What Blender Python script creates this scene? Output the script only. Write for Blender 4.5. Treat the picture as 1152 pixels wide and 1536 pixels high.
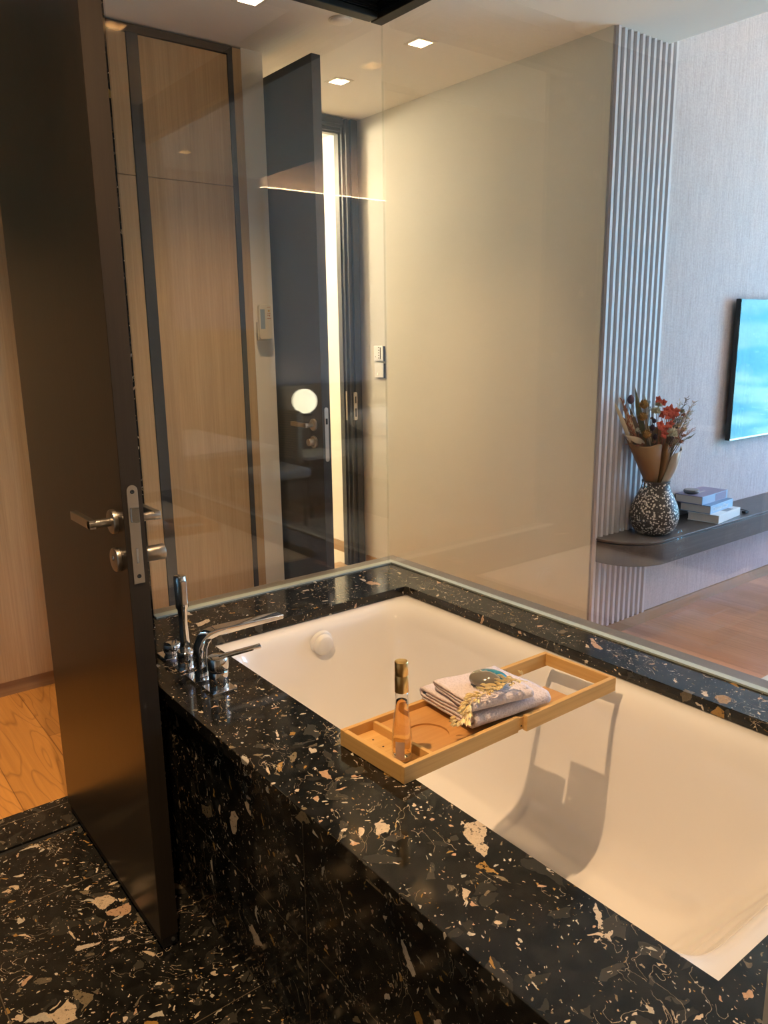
import bpy, bmesh, math, random
from mathutils import Vector, Matrix, noise
PI = math.pi
S = bpy.context.scene
for o in list(bpy.data.objects): bpy.data.objects.remove(o)
C = S.collection
random.seed(7)

# ------------------------------------------------------------------ camera
cam_d = bpy.data.cameras.new('camera'); cam = bpy.data.objects.new('camera', cam_d); C.objects.link(cam)
F_PX, YAW, PITCH, ROLL = 1176.8, 0.9130, -0.2224, -0.0137
CAM = Vector((2.2414, -1.7566, 1.3987))
fw = Vector((-math.sin(YAW)*math.cos(PITCH), math.cos(YAW)*math.cos(PITCH), math.sin(PITCH)))
r_ = fw.cross(Vector((0, 0, 1))).normalized(); u_ = r_.cross(fw)
r2 = r_*math.cos(ROLL) + u_*math.sin(ROLL); u2 = -r_*math.sin(ROLL) + u_*math.cos(ROLL)
m3 = Matrix((r2, u2, -fw)).transposed()
cam.matrix_world = Matrix.Translation(CAM) @ m3.to_4x4()
cam_d.sensor_fit = 'VERTICAL'; cam_d.sensor_height = 36.0; cam_d.lens = 36.0*F_PX/1536.0
cam_d.clip_start = 0.02; cam_d.clip_end = 200
S.camera = cam
# ------------------------------------------------------------------ view
S.view_settings.view_transform = 'Standard'; S.view_settings.look = 'None'
S.view_settings.gamma = 1.0; S.view_settings.use_curve_mapping = False
S.view_settings.exposure = 0.82
# ------------------------------------------------------------------ light levels
SKY_STRENGTH = 14.0
BATH_W, HALL_W, BED_W, CORR_W = 120.0, 60.0, 10.0, 60.0
WARM = (1.0, 0.66, 0.36); NEUTRAL = (1.0, 0.80, 0.58)
# ------------------------------------------------------------------ world: blue daylight over a pale town
W = bpy.data.worlds.new('sky'); S.world = W; W.use_nodes = True
nt = W.node_tree; nt.nodes.clear()
out = nt.nodes.new('ShaderNodeOutputWorld'); bg = nt.nodes.new('ShaderNodeBackground')
tc = nt.nodes.new('ShaderNodeTexCoord'); sp = nt.nodes.new('ShaderNodeSeparateXYZ')
nt.links.new(tc.outputs['Generated'], sp.inputs[0])
rmp = nt.nodes.new('ShaderNodeValToRGB')
mr = nt.nodes.new('ShaderNodeMapRange'); mr.inputs[1].default_value = -0.5; mr.inputs[2].default_value = 0.6
nt.links.new(sp.outputs['Z'], mr.inputs[0]); nt.links.new(mr.outputs[0], rmp.inputs[0])
e = rmp.color_ramp.elements
e[0].position = 0.0; e[0].color = (0.50, 0.47, 0.50, 1)
e[1].position = 1.0; e[1].color = (0.50, 0.60, 0.98, 1)
for pos, c in ((0.22, (0.48, 0.48, 0.56, 1)), (0.32, (0.16, 0.55, 0.86, 1)), (0.46, (0.15, 0.60, 1.0, 1)), (0.55, (0.22, 0.60, 1.0, 1)), (0.68, (0.48, 0.60, 1.0, 1))):
    q = e.new(pos); q.color = c
nz = nt.nodes.new('ShaderNodeTexNoise'); nz.inputs['Scale'].default_value = 14; nz.inputs['Detail'].default_value = 4
mp = nt.nodes.new('ShaderNodeMapping'); mp.inputs['Scale'].default_value = (1, 1, 5)
nt.links.new(tc.outputs['Generated'], mp.inputs[0]); nt.links.new(mp.outputs[0], nz.inputs['Vector'])
r2n = nt.nodes.new('ShaderNodeValToRGB'); r2n.color_ramp.elements[0].position = 0.45; r2n.color_ramp.elements[1].position = 0.62
nt.links.new(nz.outputs['Fac'], r2n.inputs[0])
lowm = nt.nodes.new('ShaderNodeMapRange'); lowm.inputs[1].default_value = 0.12; lowm.inputs[2].default_value = -0.05
nt.links.new(sp.outputs['Z'], lowm.inputs[0])
mulm = nt.nodes.new('ShaderNodeMath'); mulm.operation = 'MULTIPLY'
nt.links.new(r2n.outputs[0], mulm.inputs[0]); nt.links.new(lowm.outputs[0], mulm.inputs[1])
mx = nt.nodes.new('ShaderNodeMix'); mx.data_type = 'RGBA'
nt.links.new(mulm.outputs[0], mx.inputs[0]); nt.links.new(rmp.outputs[0], mx.inputs[6]); mx.inputs[7].default_value = (0.36, 0.80, 0.95, 1)
nt.links.new(mx.outputs[2], bg.inputs['Color']); bg.inputs['Strength'].default_value = SKY_STRENGTH
nt.links.new(bg.outputs[0], out.inputs[0])

# ================================================================== helpers
def tag(o, label=None, cat=None, group=None, kind=None):
    if label: o['label'] = label
    if cat: o['category'] = cat
    if group: o['group'] = group
    if kind: o['kind'] = kind
    return o
def thing(name, label, cat, loc=(0, 0, 0), rot=(0, 0, 0), group=None, kind=None):
    o = bpy.data.objects.new(name, None); C.objects.link(o); o.empty_display_size = 0.05
    o.location = loc; o.rotation_euler = rot
    return tag(o, label, cat, group, kind)
def obj(name, bm, mat, parent=None, smooth=False, bevel=0.0, local=False, seg=2, label=None, subsurf=0, angle=35):
    bmesh.ops.recalc_face_normals(bm, faces=bm.faces[:])
    me = bpy.data.meshes.new(name); bm.to_mesh(me); bm.free()
    for m in (mat if isinstance(mat, (list, tuple)) else [mat]): me.materials.append(m)
    o = bpy.data.objects.new(name, me); C.objects.link(o)
    if parent:
        o.parent = parent
        if not local:
            T = Matrix.Identity(4); p = parent
            while p:
                T = (p.matrix_parent_inverse @ Matrix.LocRotScale(p.location, p.rotation_euler, p.scale)) @ T
                p = p.parent
            o.matrix_parent_inverse = T.inverted()
    if smooth:
        for p in me.polygons: p.use_smooth = True
    if bevel:
        b = o.modifiers.new('bevel', 'BEVEL'); b.width = bevel; b.segments = seg; b.limit_method = 'ANGLE'; b.angle_limit = math.radians(40)
        b.harden_normals = False
    if subsurf:
        s = o.modifiers.new('sub', 'SUBSURF'); s.levels = subsurf; s.render_levels = subsurf
    if label: o['label'] = label
    return o
def nb(): return bmesh.new()
def box(bm, x0, x1, y0, y1, z0, z1, mi=0):
    v = [bm.verts.new((x, y, z)) for z in (z0, z1) for y in (y0, y1) for x in (x0, x1)]
    for f in ((0, 2, 3, 1), (4, 5, 7, 6), (0, 1, 5, 4), (2, 6, 7, 3), (0, 4, 6, 2), (1, 3, 7, 5)):
        bm.faces.new([v[i] for i in f]).material_index = mi
    return v
def frame_axes(d):
    d = Vector(d).normalized(); a = Vector((0, 0, 1)) if abs(d.z) < 0.9 else Vector((1, 0, 0))
    s = d.cross(a).normalized(); return s, s.cross(d).normalized()
def tube(bm, pts, rad, n=16, caps=True, sy=1.0, mi=0):
    pts = [Vector(p) for p in pts]; k = len(pts); rings = []
    if not isinstance(rad, (list, tuple)): rad = [rad]*k
    s0 = None
    for i, p in enumerate(pts):
        d = (pts[min(i+1, k-1)] - pts[max(i-1, 0)]).normalized()
        if s0 is None: s, u = frame_axes(d)
        else:
            s = (s0 - d*s0.dot(d)).normalized(); u = s.cross(d).normalized()
        s0 = s
        rings.append([bm.verts.new(p + (s*math.cos(2*PI*j/n) + u*math.sin(2*PI*j/n)*sy)*rad[i]) for j in range(n)])
    for a, b in zip(rings, rings[1:]):
        for j in range(n): bm.faces.new((a[j], a[(j+1) % n], b[(j+1) % n], b[j])).material_index = mi
    if caps:
        bm.faces.new(rings[0][::-1]).material_index = mi; bm.faces.new(rings[-1]).material_index = mi
def cyl(bm, p0, p1, r0, r1=None, n=32, mi=0): tube(bm, [p0, p1], [r0, r0 if r1 is None else r1], n, mi=mi)
def lathe(bm, prof, c=(0, 0, 0), n=48, mi=0, close=False):
    rings = []
    for r, z in prof:
        if r < 1e-6: rings.append([bm.verts.new((c[0], c[1], c[2]+z))])
        else: rings.append([bm.verts.new((c[0]+r*math.cos(2*PI*j/n), c[1]+r*math.sin(2*PI*j/n), c[2]+z)) for j in range(n)])
    for a, b in zip(rings, rings[1:]):
        for j in range(n):
            if len(a) == 1 and len(b) == 1: continue
            if len(a) == 1: f = (a[0], b[j], b[(j+1) % n])
            elif len(b) == 1: f = (a[j], a[(j+1) % n], b[0])
            else: f = (a[j], a[(j+1) % n], b[(j+1) % n], b[j])
            bm.faces.new(f).material_index = mi
def prism(bm, pts, axis, a, b, mi=0):
    """closed 2D outline pts extruded along axis (0,1,2) from a to b"""
    def P(p, t):
        if axis == 0: return (t, p[0], p[1])
        if axis == 1: return (p[0], t, p[1])
        return (p[0], p[1], t)
    A = [bm.verts.new(P(p, a)) for p in pts]; B_ = [bm.verts.new(P(p, b)) for p in pts]; n = len(pts)
    bm.faces.new(A[::-1]).material_index = mi; bm.faces.new(B_).material_index = mi
    for i in range(n): bm.faces.new((A[i], A[(i+1) % n], B_[(i+1) % n], B_[i])).material_index = mi
def holed(bm, u0, u1, v0, v1, holes, w0, w1, axis=2):
    """slab on two axes with rectangular holes, thickness w0..w1 on axis"""
    us = sorted({u0, u1, *[h[0] for h in holes], *[h[1] for h in holes]}); vs = sorted({v0, v1, *[h[2] for h in holes], *[h[3] for h in holes]})
    def inh(a, b): return any(h[0] < a < h[1] and h[2] < b < h[3] for h in holes)
    def P(u, v, w): return {2: (u, v, w), 1: (u, w, v), 0: (w, u, v)}[axis]
    cache = {}
    def V(u, v, w):
        k = (u, v, w)
        if k not in cache: cache[k] = bm.verts.new(P(u, v, w))
        return cache[k]
    ni, nj = len(us)-1, len(vs)-1
    solid = [[not inh((us[i]+us[i+1])/2, (vs[j]+vs[j+1])/2) for j in range(nj)] for i in range(ni)]
    for i in range(ni):
        for j in range(nj):
            if not solid[i][j]: continue
            a, b, c, d = us[i], us[i+1], vs[j], vs[j+1]
            for w in (w0, w1): bm.faces.new((V(a, c, w), V(b, c, w), V(b, d, w), V(a, d, w)))
            if i == 0 or not solid[i-1][j]: bm.faces.new((V(a, c, w0), V(a, d, w0), V(a, d, w1), V(a, c, w1)))
            if i == ni-1 or not solid[i+1][j]: bm.faces.new((V(b, c, w0), V(b, d, w0), V(b, d, w1), V(b, c, w1)))
            if j == 0 or not solid[i][j-1]: bm.faces.new((V(a, c, w0), V(b, c, w0), V(b, c, w1), V(a, c, w1)))
            if j == nj-1 or not solid[i][j+1]: bm.faces.new((V(a, d, w0), V(b, d, w0), V(b, d, w1), V(a, d, w1)))
def struct(name, bm, m, parent=None, **k):
    o = obj(name, bm, m, parent, **k)
    if not parent: o['kind'] = 'structure'
    return o
def sbox(name, x0, x1, y0, y1, z0, z1, m, parent=None, **k):
    b = nb(); box(b, x0, x1, y0, y1, z0, z1); return struct(name, b, m, parent, **k)
def rrect(x0, x1, y0, y1, r, n=8):
    pts = []
    for cx, cy, a0 in ((x1-r, y1-r, 0), (x0+r, y1-r, 90), (x0+r, y0+r, 180), (x1-r, y0+r, 270)):
        for i in range(n+1):
            a = math.radians(a0 + 90*i/n); pts.append((cx + r*math.cos(a), cy + r*math.sin(a)))
    return pts

# ================================================================== materials
def mat(name, col=(0.8, 0.8, 0.8), rough=0.5, metal=0.0, spec=0.5, coat=0.0, ior=None, trans=0.0):
    m = bpy.data.materials.new(name); m.use_nodes = True
    b = m.node_tree.nodes['Principled BSDF']
    b.inputs['Base Color'].default_value = (*col, 1); b.inputs['Roughness'].default_value = rough
    b.inputs['Metallic'].default_value = metal; b.inputs['Specular IOR Level'].default_value = spec
    b.inputs['Coat Weight'].default_value = coat; b.inputs['Coat Roughness'].default_value = 0.05
    b.inputs['Transmission Weight'].default_value = trans
    if ior: b.inputs['IOR'].default_value = ior
    return m
class N:
    def __init__(s, m): s.m = m; s.t = m.node_tree; s.b = s.t.nodes['Principled BSDF']
    def n(s, typ, **k):
        x = s.t.nodes.new(typ)
        for a, v in k.items():
            if a.startswith('_'): setattr(x, a[1:], v)
            else: x.inputs[a.replace('__', ' ')].default_value = v
        return x
    def l(s, a, b): s.t.links.new(a, b)
    def coord(s, scale=(1, 1, 1), rot=(0, 0, 0), loc=(0, 0, 0)):
        t = s.n('ShaderNodeTexCoord'); mp = s.n('ShaderNodeMapping'); mp.inputs['Scale'].default_value = scale
        mp.inputs['Rotation'].default_value = rot; mp.inputs['Location'].default_value = loc
        s.l(t.outputs['Object'], mp.inputs['Vector']); return mp.outputs[0]
    def noise(s, vec, scale, detail=2, rough=0.5, dist=0.0):
        x = s.n('ShaderNodeTexNoise'); x.inputs['Scale'].default_value = scale; x.inputs['Detail'].default_value = detail
        x.inputs['Roughness'].default_value = rough; x.inputs['Distortion'].default_value = dist; s.l(vec, x.inputs['Vector']); return x
    def ramp(s, fac, stops, interp='LINEAR'):
        x = s.n('ShaderNodeValToRGB'); x.color_ramp.interpolation = interp; el = x.color_ramp.elements
        while len(el) < len(stops): el.new(0.5)
        for i, (p, c) in enumerate(stops):
            el[i].position = p; el[i].color = (*c, 1) if len(c) == 3 else c
        s.l(fac, x.inputs[0]); return x.outputs[0]
    def math(s, op, a, b=None, clamp=False):
        x = s.n('ShaderNodeMath'); x.operation = op; x.use_clamp = clamp
        for i, v in enumerate((a, b)):
            if v is None: continue
            if isinstance(v, (int, float)): x.inputs[i].default_value = v
            else: s.l(v, x.inputs[i])
        return x.outputs[0]
    def mix(s, fac, a, b, mode='MIX'):
        x = s.n('ShaderNodeMix'); x.data_type = 'RGBA'; x.blend_type = mode
        for i, v in ((0, fac), (6, a), (7, b)):
            if isinstance(v, (int, float)): x.inputs[i].default_value = v
            elif isinstance(v, tuple): x.inputs[i].default_value = (*v, 1)[:4]
            else: s.l(v, x.inputs[i])
        return x.outputs[2]
    def bump(s, h, dist=0.001, strength=1.0):
        x = s.n('ShaderNodeBump'); x.inputs['Distance'].default_value = dist; x.inputs['Strength'].default_value = strength
        s.l(h, x.inputs['Height']); s.l(x.outputs[0], s.b.inputs['Normal'])
    def color(s, c): s.l(c, s.b.inputs['Base Color'])

def terrazzo(name, rot=0.0, density=1.0, rough=0.10, seams=None, spec=0.5, warm=1.0):
    m = mat(name, rough=rough, spec=spec); n = N(m)
    base = n.coord(rot=(0.35, 0.2, rot))
    d1 = n.noise(base, 7.0, 2, 0.5); d2 = n.noise(base, 34.0, 3, 0.6)
    def warp(vec, amt1, amt2):
        a = n.n('ShaderNodeVectorMath'); a.operation = 'MULTIPLY_ADD'; n.l(d1.outputs['Color'], a.inputs[0])
        a.inputs[1].default_value = (amt1,)*3; n.l(vec, a.inputs[2])
        b = n.n('ShaderNodeVectorMath'); b.operation = 'MULTIPLY_ADD'; n.l(d2.outputs['Color'], b.inputs[0])
        b.inputs[1].default_value = (amt2,)*3; n.l(a.outputs[0], b.inputs[2]); return b.outputs[0]
    wv = warp(base, 0.12, 0.020)
    fine = n.noise(base, 120.0, 4, 0.7)
    col = n.mix(n.ramp(d2.outputs['Fac'], [(0.40, (0, 0, 0)), (0.7, (1, 1, 1))]), (0.006, 0.0058, 0.005), (0.020, 0.019, 0.016))
    CREAM = [(0.0, (0.62, 0.50, 0.36)), (0.20, (0.36, 0.21, 0.06)), (0.34, (0.60, 0.52, 0.42)), (0.50, (0.20, 0.16, 0.10)),
             (0.64, (0.52, 0.34, 0.22)), (0.76, (0.50, 0.46, 0.38)), (0.88, (0.13, 0.11, 0.08))]
    def layer(col, scale, stretch, rz, sel, edge, greys=False, holes=0.0):
        mp = n.n('ShaderNodeMapping'); mp.inputs['Scale'].default_value = stretch; mp.inputs['Rotation'].default_value = (rz*0.3, rz*0.7, rz)
        n.l(wv, mp.inputs['Vector'])
        v1 = n.n('ShaderNodeTexVoronoi'); v1.inputs['Scale'].default_value = scale; n.l(mp.outputs[0], v1.inputs['Vector'])
        v2 = n.n('ShaderNodeTexVoronoi'); v2.feature = 'DISTANCE_TO_EDGE'; v2.inputs['Scale'].default_value = scale; n.l(mp.outputs[0], v2.inputs['Vector'])
        sc = n.n('ShaderNodeSeparateColor'); n.l(v1.outputs['Color'], sc.inputs[0])
        pick = n.math('LESS_THAN', sc.outputs[0], sel)
        # each fragment takes a random share of its cell
        sh = n.math('MULTIPLY_ADD', sc.outputs[2], 0.20); sh.node.inputs[2].default_value = edge
        ins = n.math('GREATER_THAN', v2.outputs['Distance'], sh)
        fac = n.math('MULTIPLY', pick, ins)
        if holes:
            hole = n.ramp(fine.outputs['Fac'], [(holes, (1, 1, 1)), (holes+0.08, (0.12, 0.12, 0.12))]); fac = n.math('MULTIPLY', fac, hole)
        if greys: cc = n.ramp(sc.outputs[1], [(0, (0.030, 0.028, 0.023)), (0.4, (0.016, 0.015, 0.014)), (0.7, (0.045, 0.042, 0.034))], 'CONSTANT')
        else:
            cc = n.ramp(sc.outputs[1], CREAM, 'CONSTANT')
            cc = n.mix(0.55, cc, n.ramp(fine.outputs['Fac'], [(0.3, (0.5, 0.45, 0.4)), (0.65, (1.15, 1.1, 1.0))]), 'MULTIPLY')
        return n.mix(fac, col, cc)
    col = layer(col, 13, (1, 1.8, 1), 0.5, 0.14, 0.02, greys=True)
    col = layer(col, 28, (1.6, 1, 1), 1.3, 0.20, 0.02, greys=True)
    col = layer(col, 240, (1, 1.4, 1), 1.9, 0.050*density, 0.12)
    col = layer(col, 120, (1, 1.6, 1), 0.9, 0.050*density, 0.10)
    col = layer(col, 64, (1.5, 0.8, 1), 1.1, 0.050*density, 0.09)
    col = layer(col, 33, (1.0, 1.8, 1), 0.5, 0.045*density, 0.08, holes=0.60)
    col = layer(col, 16, (0.9, 1.7, 1), 0.3, 0.042*density, 0.07, holes=0.55)
    # thin wandering shell lines
    for sc_, th, r0 in ((16.0, 0.0050, 0.60), (30.0, 0.007, 0.64)):
        st = n.n('ShaderNodeMapping'); st.inputs['Scale'].default_value = (1, 2.2, 1); st.inputs['Rotation'].default_value = (0, 0, sc_); n.l(wv, st.inputs['Vector'])
        l1 = n.noise(st.outputs[0], sc_, 1.5, 0.5); ab = n.math('ABSOLUTE', n.math('SUBTRACT', l1.outputs['Fac'], 0.5))
        ln = n.math('LESS_THAN', ab, th)
        reg = n.noise(base, sc_*0.55, 1, 0.5); rg = n.math('GREATER_THAN', reg.outputs['Fac'], r0)
        col = n.mix(n.math('MULTIPLY', n.math('MULTIPLY', ln, rg), 0.7), col, (0.50, 0.40, 0.27))
    if seams:
        sp = n.n('ShaderNodeSeparateXYZ'); n.l(n.coord(), sp.inputs[0])
        for ax, off, per in seams:
            a = n.math('SUBTRACT', sp.outputs[ax], off-per/2); md = n.math('PINGPONG', n.math('ADD', a, 0.0), per/2)
            s_ = n.math('GREATER_THAN', md, per/2-0.0011)
            col = n.mix(s_, col, (0.10, 0.08, 0.055))
    n.color(col)
    return m

def wood(name, c1, c2, rough=0.45, axis=2, scale=90.0, spec=0.4, planks=None, rings=0.0, coat=0.0, rr=None):
    m = mat(name, rough=rough, spec=spec, coat=coat); n = N(m)
    st = [scale, scale, scale]; st[axis] = scale*0.02
    v = n.coord(scale=tuple(st))
    g = n.noise(v, 1.0, 4, 0.65, 0.3); st2 = [scale*0.12]*3; st2[axis] = scale*0.006
    g2 = n.noise(n.coord(scale=tuple(st2)), 1.0, 3, 0.5, 0.6)
    f = n.mix(0.4, g.outputs['Fac'], g2.outputs['Fac'])
    col = n.ramp(f, [(0.32, c1), (0.68, c2)])
    if rings:
        st3 = [9, 9, 9]; st3[axis] = 1.1
        w = n.noise(n.coord(scale=tuple(st3)), 1.0, 1.5, 0.45, 0.4)
        rg = n.math('FRACT', n.math('MULTIPLY', w.outputs['Fac'], 16.0))
        rgc = n.ramp(rg, [(0.0, (0.60, 0.56, 0.52)), (0.12, (1, 1, 1)), (0.85, (1, 1, 1)), (1.0, (0.74, 0.70, 0.66))])
        col = n.mix(rings, col, rgc, 'MULTIPLY')
    if planks:
        pw, pl, pa = planks   # width, length, along axis 0 or 1
        t = n.n('ShaderNodeTexCoord'); mp = n.n('ShaderNodeMapping'); mp.inputs['Rotation'].default_value = (0, 0, 0 if pa == 0 else PI/2)
        n.l(t.outputs['Object'], mp.inputs['Vector'])
        bk = n.n('ShaderNodeTexBrick'); bk.inputs['Scale'].default_value = 1.0; bk.inputs['Mortar Size'].default_value = 0.0016
        bk.inputs['Brick Width'].default_value = pl; bk.inputs['Row Height'].default_value = pw; bk.offset = 0.37
        bk.inputs['Color1'].default_value = (0.70, 0.66, 0.62, 1); bk.inputs['Color2'].default_value = (1.12, 1.1, 1.08, 1)
        bk.inputs['Mortar'].default_value = (0.48, 0.42, 0.36, 1); bk.inputs['Bias'].default_value = 0.1
        n.l(mp.outputs[0], bk.inputs['Vector']); col = n.mix(1.0, col, bk.outputs['Color'], 'MULTIPLY')
    n.color(col); n.bump(g.outputs['Fac'], 0.0003, 0.4)
    return m

def fabric_wall(name, c1, c2, rough=0.75):
    m = mat(name, rough=rough, spec=0.25); n = N(m)
    a = n.noise(n.coord(scale=(260, 260, 9)), 1.0, 3, 0.6); b = n.noise(n.coord(scale=(70, 70, 160)), 1.0, 2, 0.5)
    col = n.ramp(n.mix(0.35, a.outputs['Fac'], b.outputs['Fac']), [(0.35, c1), (0.65, c2)]); n.color(col)
    n.bump(a.outputs['Fac'], 0.0006, 0.6); return m

def glassmat(name, tint=(1, 1, 1), rough=0.0, k=1.0):
    """clear sheet: Fresnel share mirrored, the rest straight through, tinted"""
    m = bpy.data.materials.new(name); m.use_nodes = True; t = m.node_tree; t.nodes.clear()
    o = t.nodes.new('ShaderNodeOutputMaterial'); mixs = t.nodes.new('ShaderNodeMixShader')
    tr = t.nodes.new('ShaderNodeBsdfTransparent'); tr.inputs[0].default_value = (*tint, 1)
    gl = t.nodes.new('ShaderNodeBsdfGlossy'); gl.inputs['Roughness'].default_value = rough
    fr = t.nodes.new('ShaderNodeFresnel'); ge = t.nodes.new('ShaderNodeNewGeometry')
    mr = t.nodes.new('ShaderNodeMapRange'); mr.inputs[3].default_value = 1.5; mr.inputs[4].default_value = 1/1.5
    t.links.new(ge.outputs['Backfacing'], mr.inputs[0]); t.links.new(mr.outputs[0], fr.inputs['IOR'])
    mu = t.nodes.new('ShaderNodeMath'); mu.operation = 'MULTIPLY'; mu.inputs[1].default_value = k; mu.use_clamp = True
    t.links.new(fr.outputs[0], mu.inputs[0]); t.links.new(mu.outputs[0], mixs.inputs[0])
    t.links.new(tr.outputs[0], mixs.inputs[1]); t.links.new(gl.outputs[0], mixs.inputs[2]); t.links.new(mixs.outputs[0], o.inputs[0])
    return m
def emit(name, col, s):
    m = bpy.data.materials.new(name); m.use_nodes = True; b = m.node_tree.nodes['Principled BSDF']
    b.inputs['Base Color'].default_value = (0.8, 0.8, 0.8, 1); b.inputs['Emission Color'].default_value = (*col, 1); b.inputs['Emission Strength'].default_value = s
    return m

M = {}
M['deck'] = terrazzo('stone_deck', rot=0.45, rough=0.09)
M['apron'] = terrazzo('stone_apron', rot=1.1, rough=0.12, seams=[(0, 0.52, 0.6), (2, 0.25, 2.0)])
M['stonefloor'] = terrazzo('stone_floor', rot=2.2, density=1.45, rough=0.14, seams=[(0, 0.31, 0.6), (1, -1.55, 0.6)])
M['white_paint'] = mat('white_paint', (0.78, 0.72, 0.62), 0.6)
M['ceiling'] = mat('ceiling_paint', (0.84, 0.79, 0.72), 0.8, spec=0.2)
M['beige'] = mat('beige_paint', (0.53, 0.505, 0.46), 0.55, spec=0.2)
M['fabric'] = fabric_wall('woven_wallcovering', (0.42, 0.365, 0.365), (0.60, 0.53, 0.535))
M['slat'] = mat('slat_lacquer', (0.60, 0.55, 0.56), 0.5)
M['oak'] = wood('pale_oak_veneer', (0.40, 0.26, 0.13), (0.56, 0.385, 0.21), 0.5, 2, 150)
M['hallfloor'] = wood('oak_floor', (0.40, 0.175, 0.042), (0.60, 0.30, 0.078), 0.34, 0, 60, planks=(0.19, 1.5, 0), rings=0.9, spec=0.4)
M['bedfloor'] = wood('oak_floor_light_tinted', (0.38, 0.18, 0.092), (0.58, 0.31, 0.175), 0.30, 0, 60, planks=(0.19, 1.5, 0), rings=0.35, spec=0.5)  # same oak as the hall, recoloured redder to stand for its different light
M['skirtwood'] = wood('skirting_wood', (0.28, 0.165, 0.08), (0.38, 0.23, 0.12), 0.4, 0, 80)
M['skirtwood_y'] = wood('skirting_wood_y', (0.28, 0.165, 0.08), (0.38, 0.23, 0.12), 0.4, 1, 80)
M['darkwood'] = wood('dark_stained_wood', (0.015, 0.010, 0.0065), (0.028, 0.019, 0.012), 0.28, 2, 220, spec=0.5)
M['darkedge'] = wood('dark_door_edge', (0.022, 0.017, 0.013), (0.032, 0.024, 0.018), 0.35, 2, 200)
M['darkframe'] = mat('dark_blue_grey_lacquer', (0.030, 0.032, 0.036), 0.38)
M['entryleaf'] = mat('entry_door_lacquer', (0.020, 0.022, 0.026), 0.35)
M['bronze'] = mat('bronze_trim', (0.055, 0.045, 0.036), 0.4, metal=0.3)
M['steel'] = mat('brushed_steel', (0.52, 0.47, 0.41), 0.30, metal=1.0)
M['latchsteel'] = mat('polished_latch', (0.62, 0.64, 0.68), 0.18, metal=1.0)
M['chrome'] = mat('chrome', (0.80, 0.80, 0.82), 0.04, metal=1.0)
M['enamel'] = mat('white_enamel', (0.80, 0.765, 0.72), 0.07, coat=0.3)
M['whiteplastic'] = mat('white_plastic', (0.78, 0.76, 0.72), 0.25)
M['black'] = mat('black_rubber', (0.008, 0.008, 0.008), 0.6)
M['blind'] = wood('black_blind_wood', (0.004, 0.004, 0.004), (0.010, 0.009, 0.008), 0.5, 0, 120)
M['glass'] = glassmat('clear_glass', (0.955, 0.975, 0.96), k=1.45)
M['winglass'] = glassmat('window_glass', (0.96, 0.98, 0.98))
M['channel'] = mat('glass_seal', (0.42, 0.47, 0.42), 0.35)
M['ledge'] = mat('ledge_reflection_taupe', (0.15, 0.13, 0.115), 0.35)  # deck stone outside the glass, its reflected light put into a taupe colour
M['marble'] = mat('cream_marble', (0.72, 0.64, 0.50), 0.25)
M['shelf'] = wood('dark_shelf_veneer', (0.060, 0.052, 0.050), (0.105, 0.090, 0.085), 0.34, 1, 120)
M['tvglass'] = mat('tv_screen', (0.004, 0.005, 0.006), 0.025, ior=1.30)
M['tvbody'] = mat('tv_body', (0.012, 0.012, 0.013), 0.35)

# ================================================================== setting
Z1 = 2.558; Z2 = 3.10; D = 0.56
# lights positions (x, y): hall row, hall left, bath, added bath fill
LIGHTS = [(-0.456, 0.548, HALL_W, 'the hall ceiling beside the smoke detector, nearest the glass corner'),
          (-1.055, 0.560, HALL_W*0.7, 'the hall ceiling just in front of the entry door frame'),
          (0.790, 0.556, HALL_W, 'the low ceiling behind the long glass, over the bedroom walkway'),
          (2.800, 0.570, HALL_W*0.6, 'the low ceiling at the foot of the desk corner'),
          (-0.480, -0.215, HALL_W, 'the hall ceiling in front of the oak wardrobe'),
          (-0.500, -1.500, HALL_W*1.3, 'the hall ceiling outside the bathroom door'),
          (1.000, -0.520, BATH_W*0.14, 'the bathroom ceiling above the tub taps'),
          (1.150, -1.400, BATH_W, 'the bathroom ceiling in front of the tub'),
          (2.300, -2.300, BATH_W*0.6, 'the bathroom ceiling behind the camera, added as unseen fill')]  # extra unseen lamp, added to brighten the ceiling
HS = 0.040
holes = [(x-HS, x+HS, y-HS, y+HS) for x, y, *_ in LIGHTS]
b = nb(); holed(b, -3.1, 3.55, -2.95, 1.40, holes, Z1, Z1+0.012); struct('ceiling', b, M['ceiling'])
sbox('ceiling', 0.0, 3.55, 1.38, 4.75, Z2, Z2+0.05, M['ceiling'])
sbox('trim_1', 0.12, 3.50, 1.375, 1.398, Z1+0.001, Z2+0.02, M['ceiling'])
sbox('ceiling', -3.1, 3.55, -2.95, 1.37, Z1+0.16, Z1+0.2, M['ceiling'])  # extra unseen slab above the ceiling, added to stop light leaking in
# floors
b = nb(); box(b, -1.62, -0.116, -2.95, 1.04, -0.05, 0.0); struct('floor', b, M['hallfloor'])
sbox('floor', -0.116, 3.5, 0.02, 4.75, -0.05, 0.0, M['bedfloor'])
sbox('floor', 0.062, 3.2, -2.95, -1.05, -0.05, -0.001, M['stonefloor'])
sbox('trim_2', -0.116, 0.045, -2.95, -1.05, -0.05, 0.003, M['apron'])
sbox('trim_3', 0.045, 0.062, -2.95, -1.05, -0.05, -0.004, M['black'])
sbox('floor', -3.1, -1.62, -0.4, 1.3, -0.05, 0.0, M['marble'])
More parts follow.
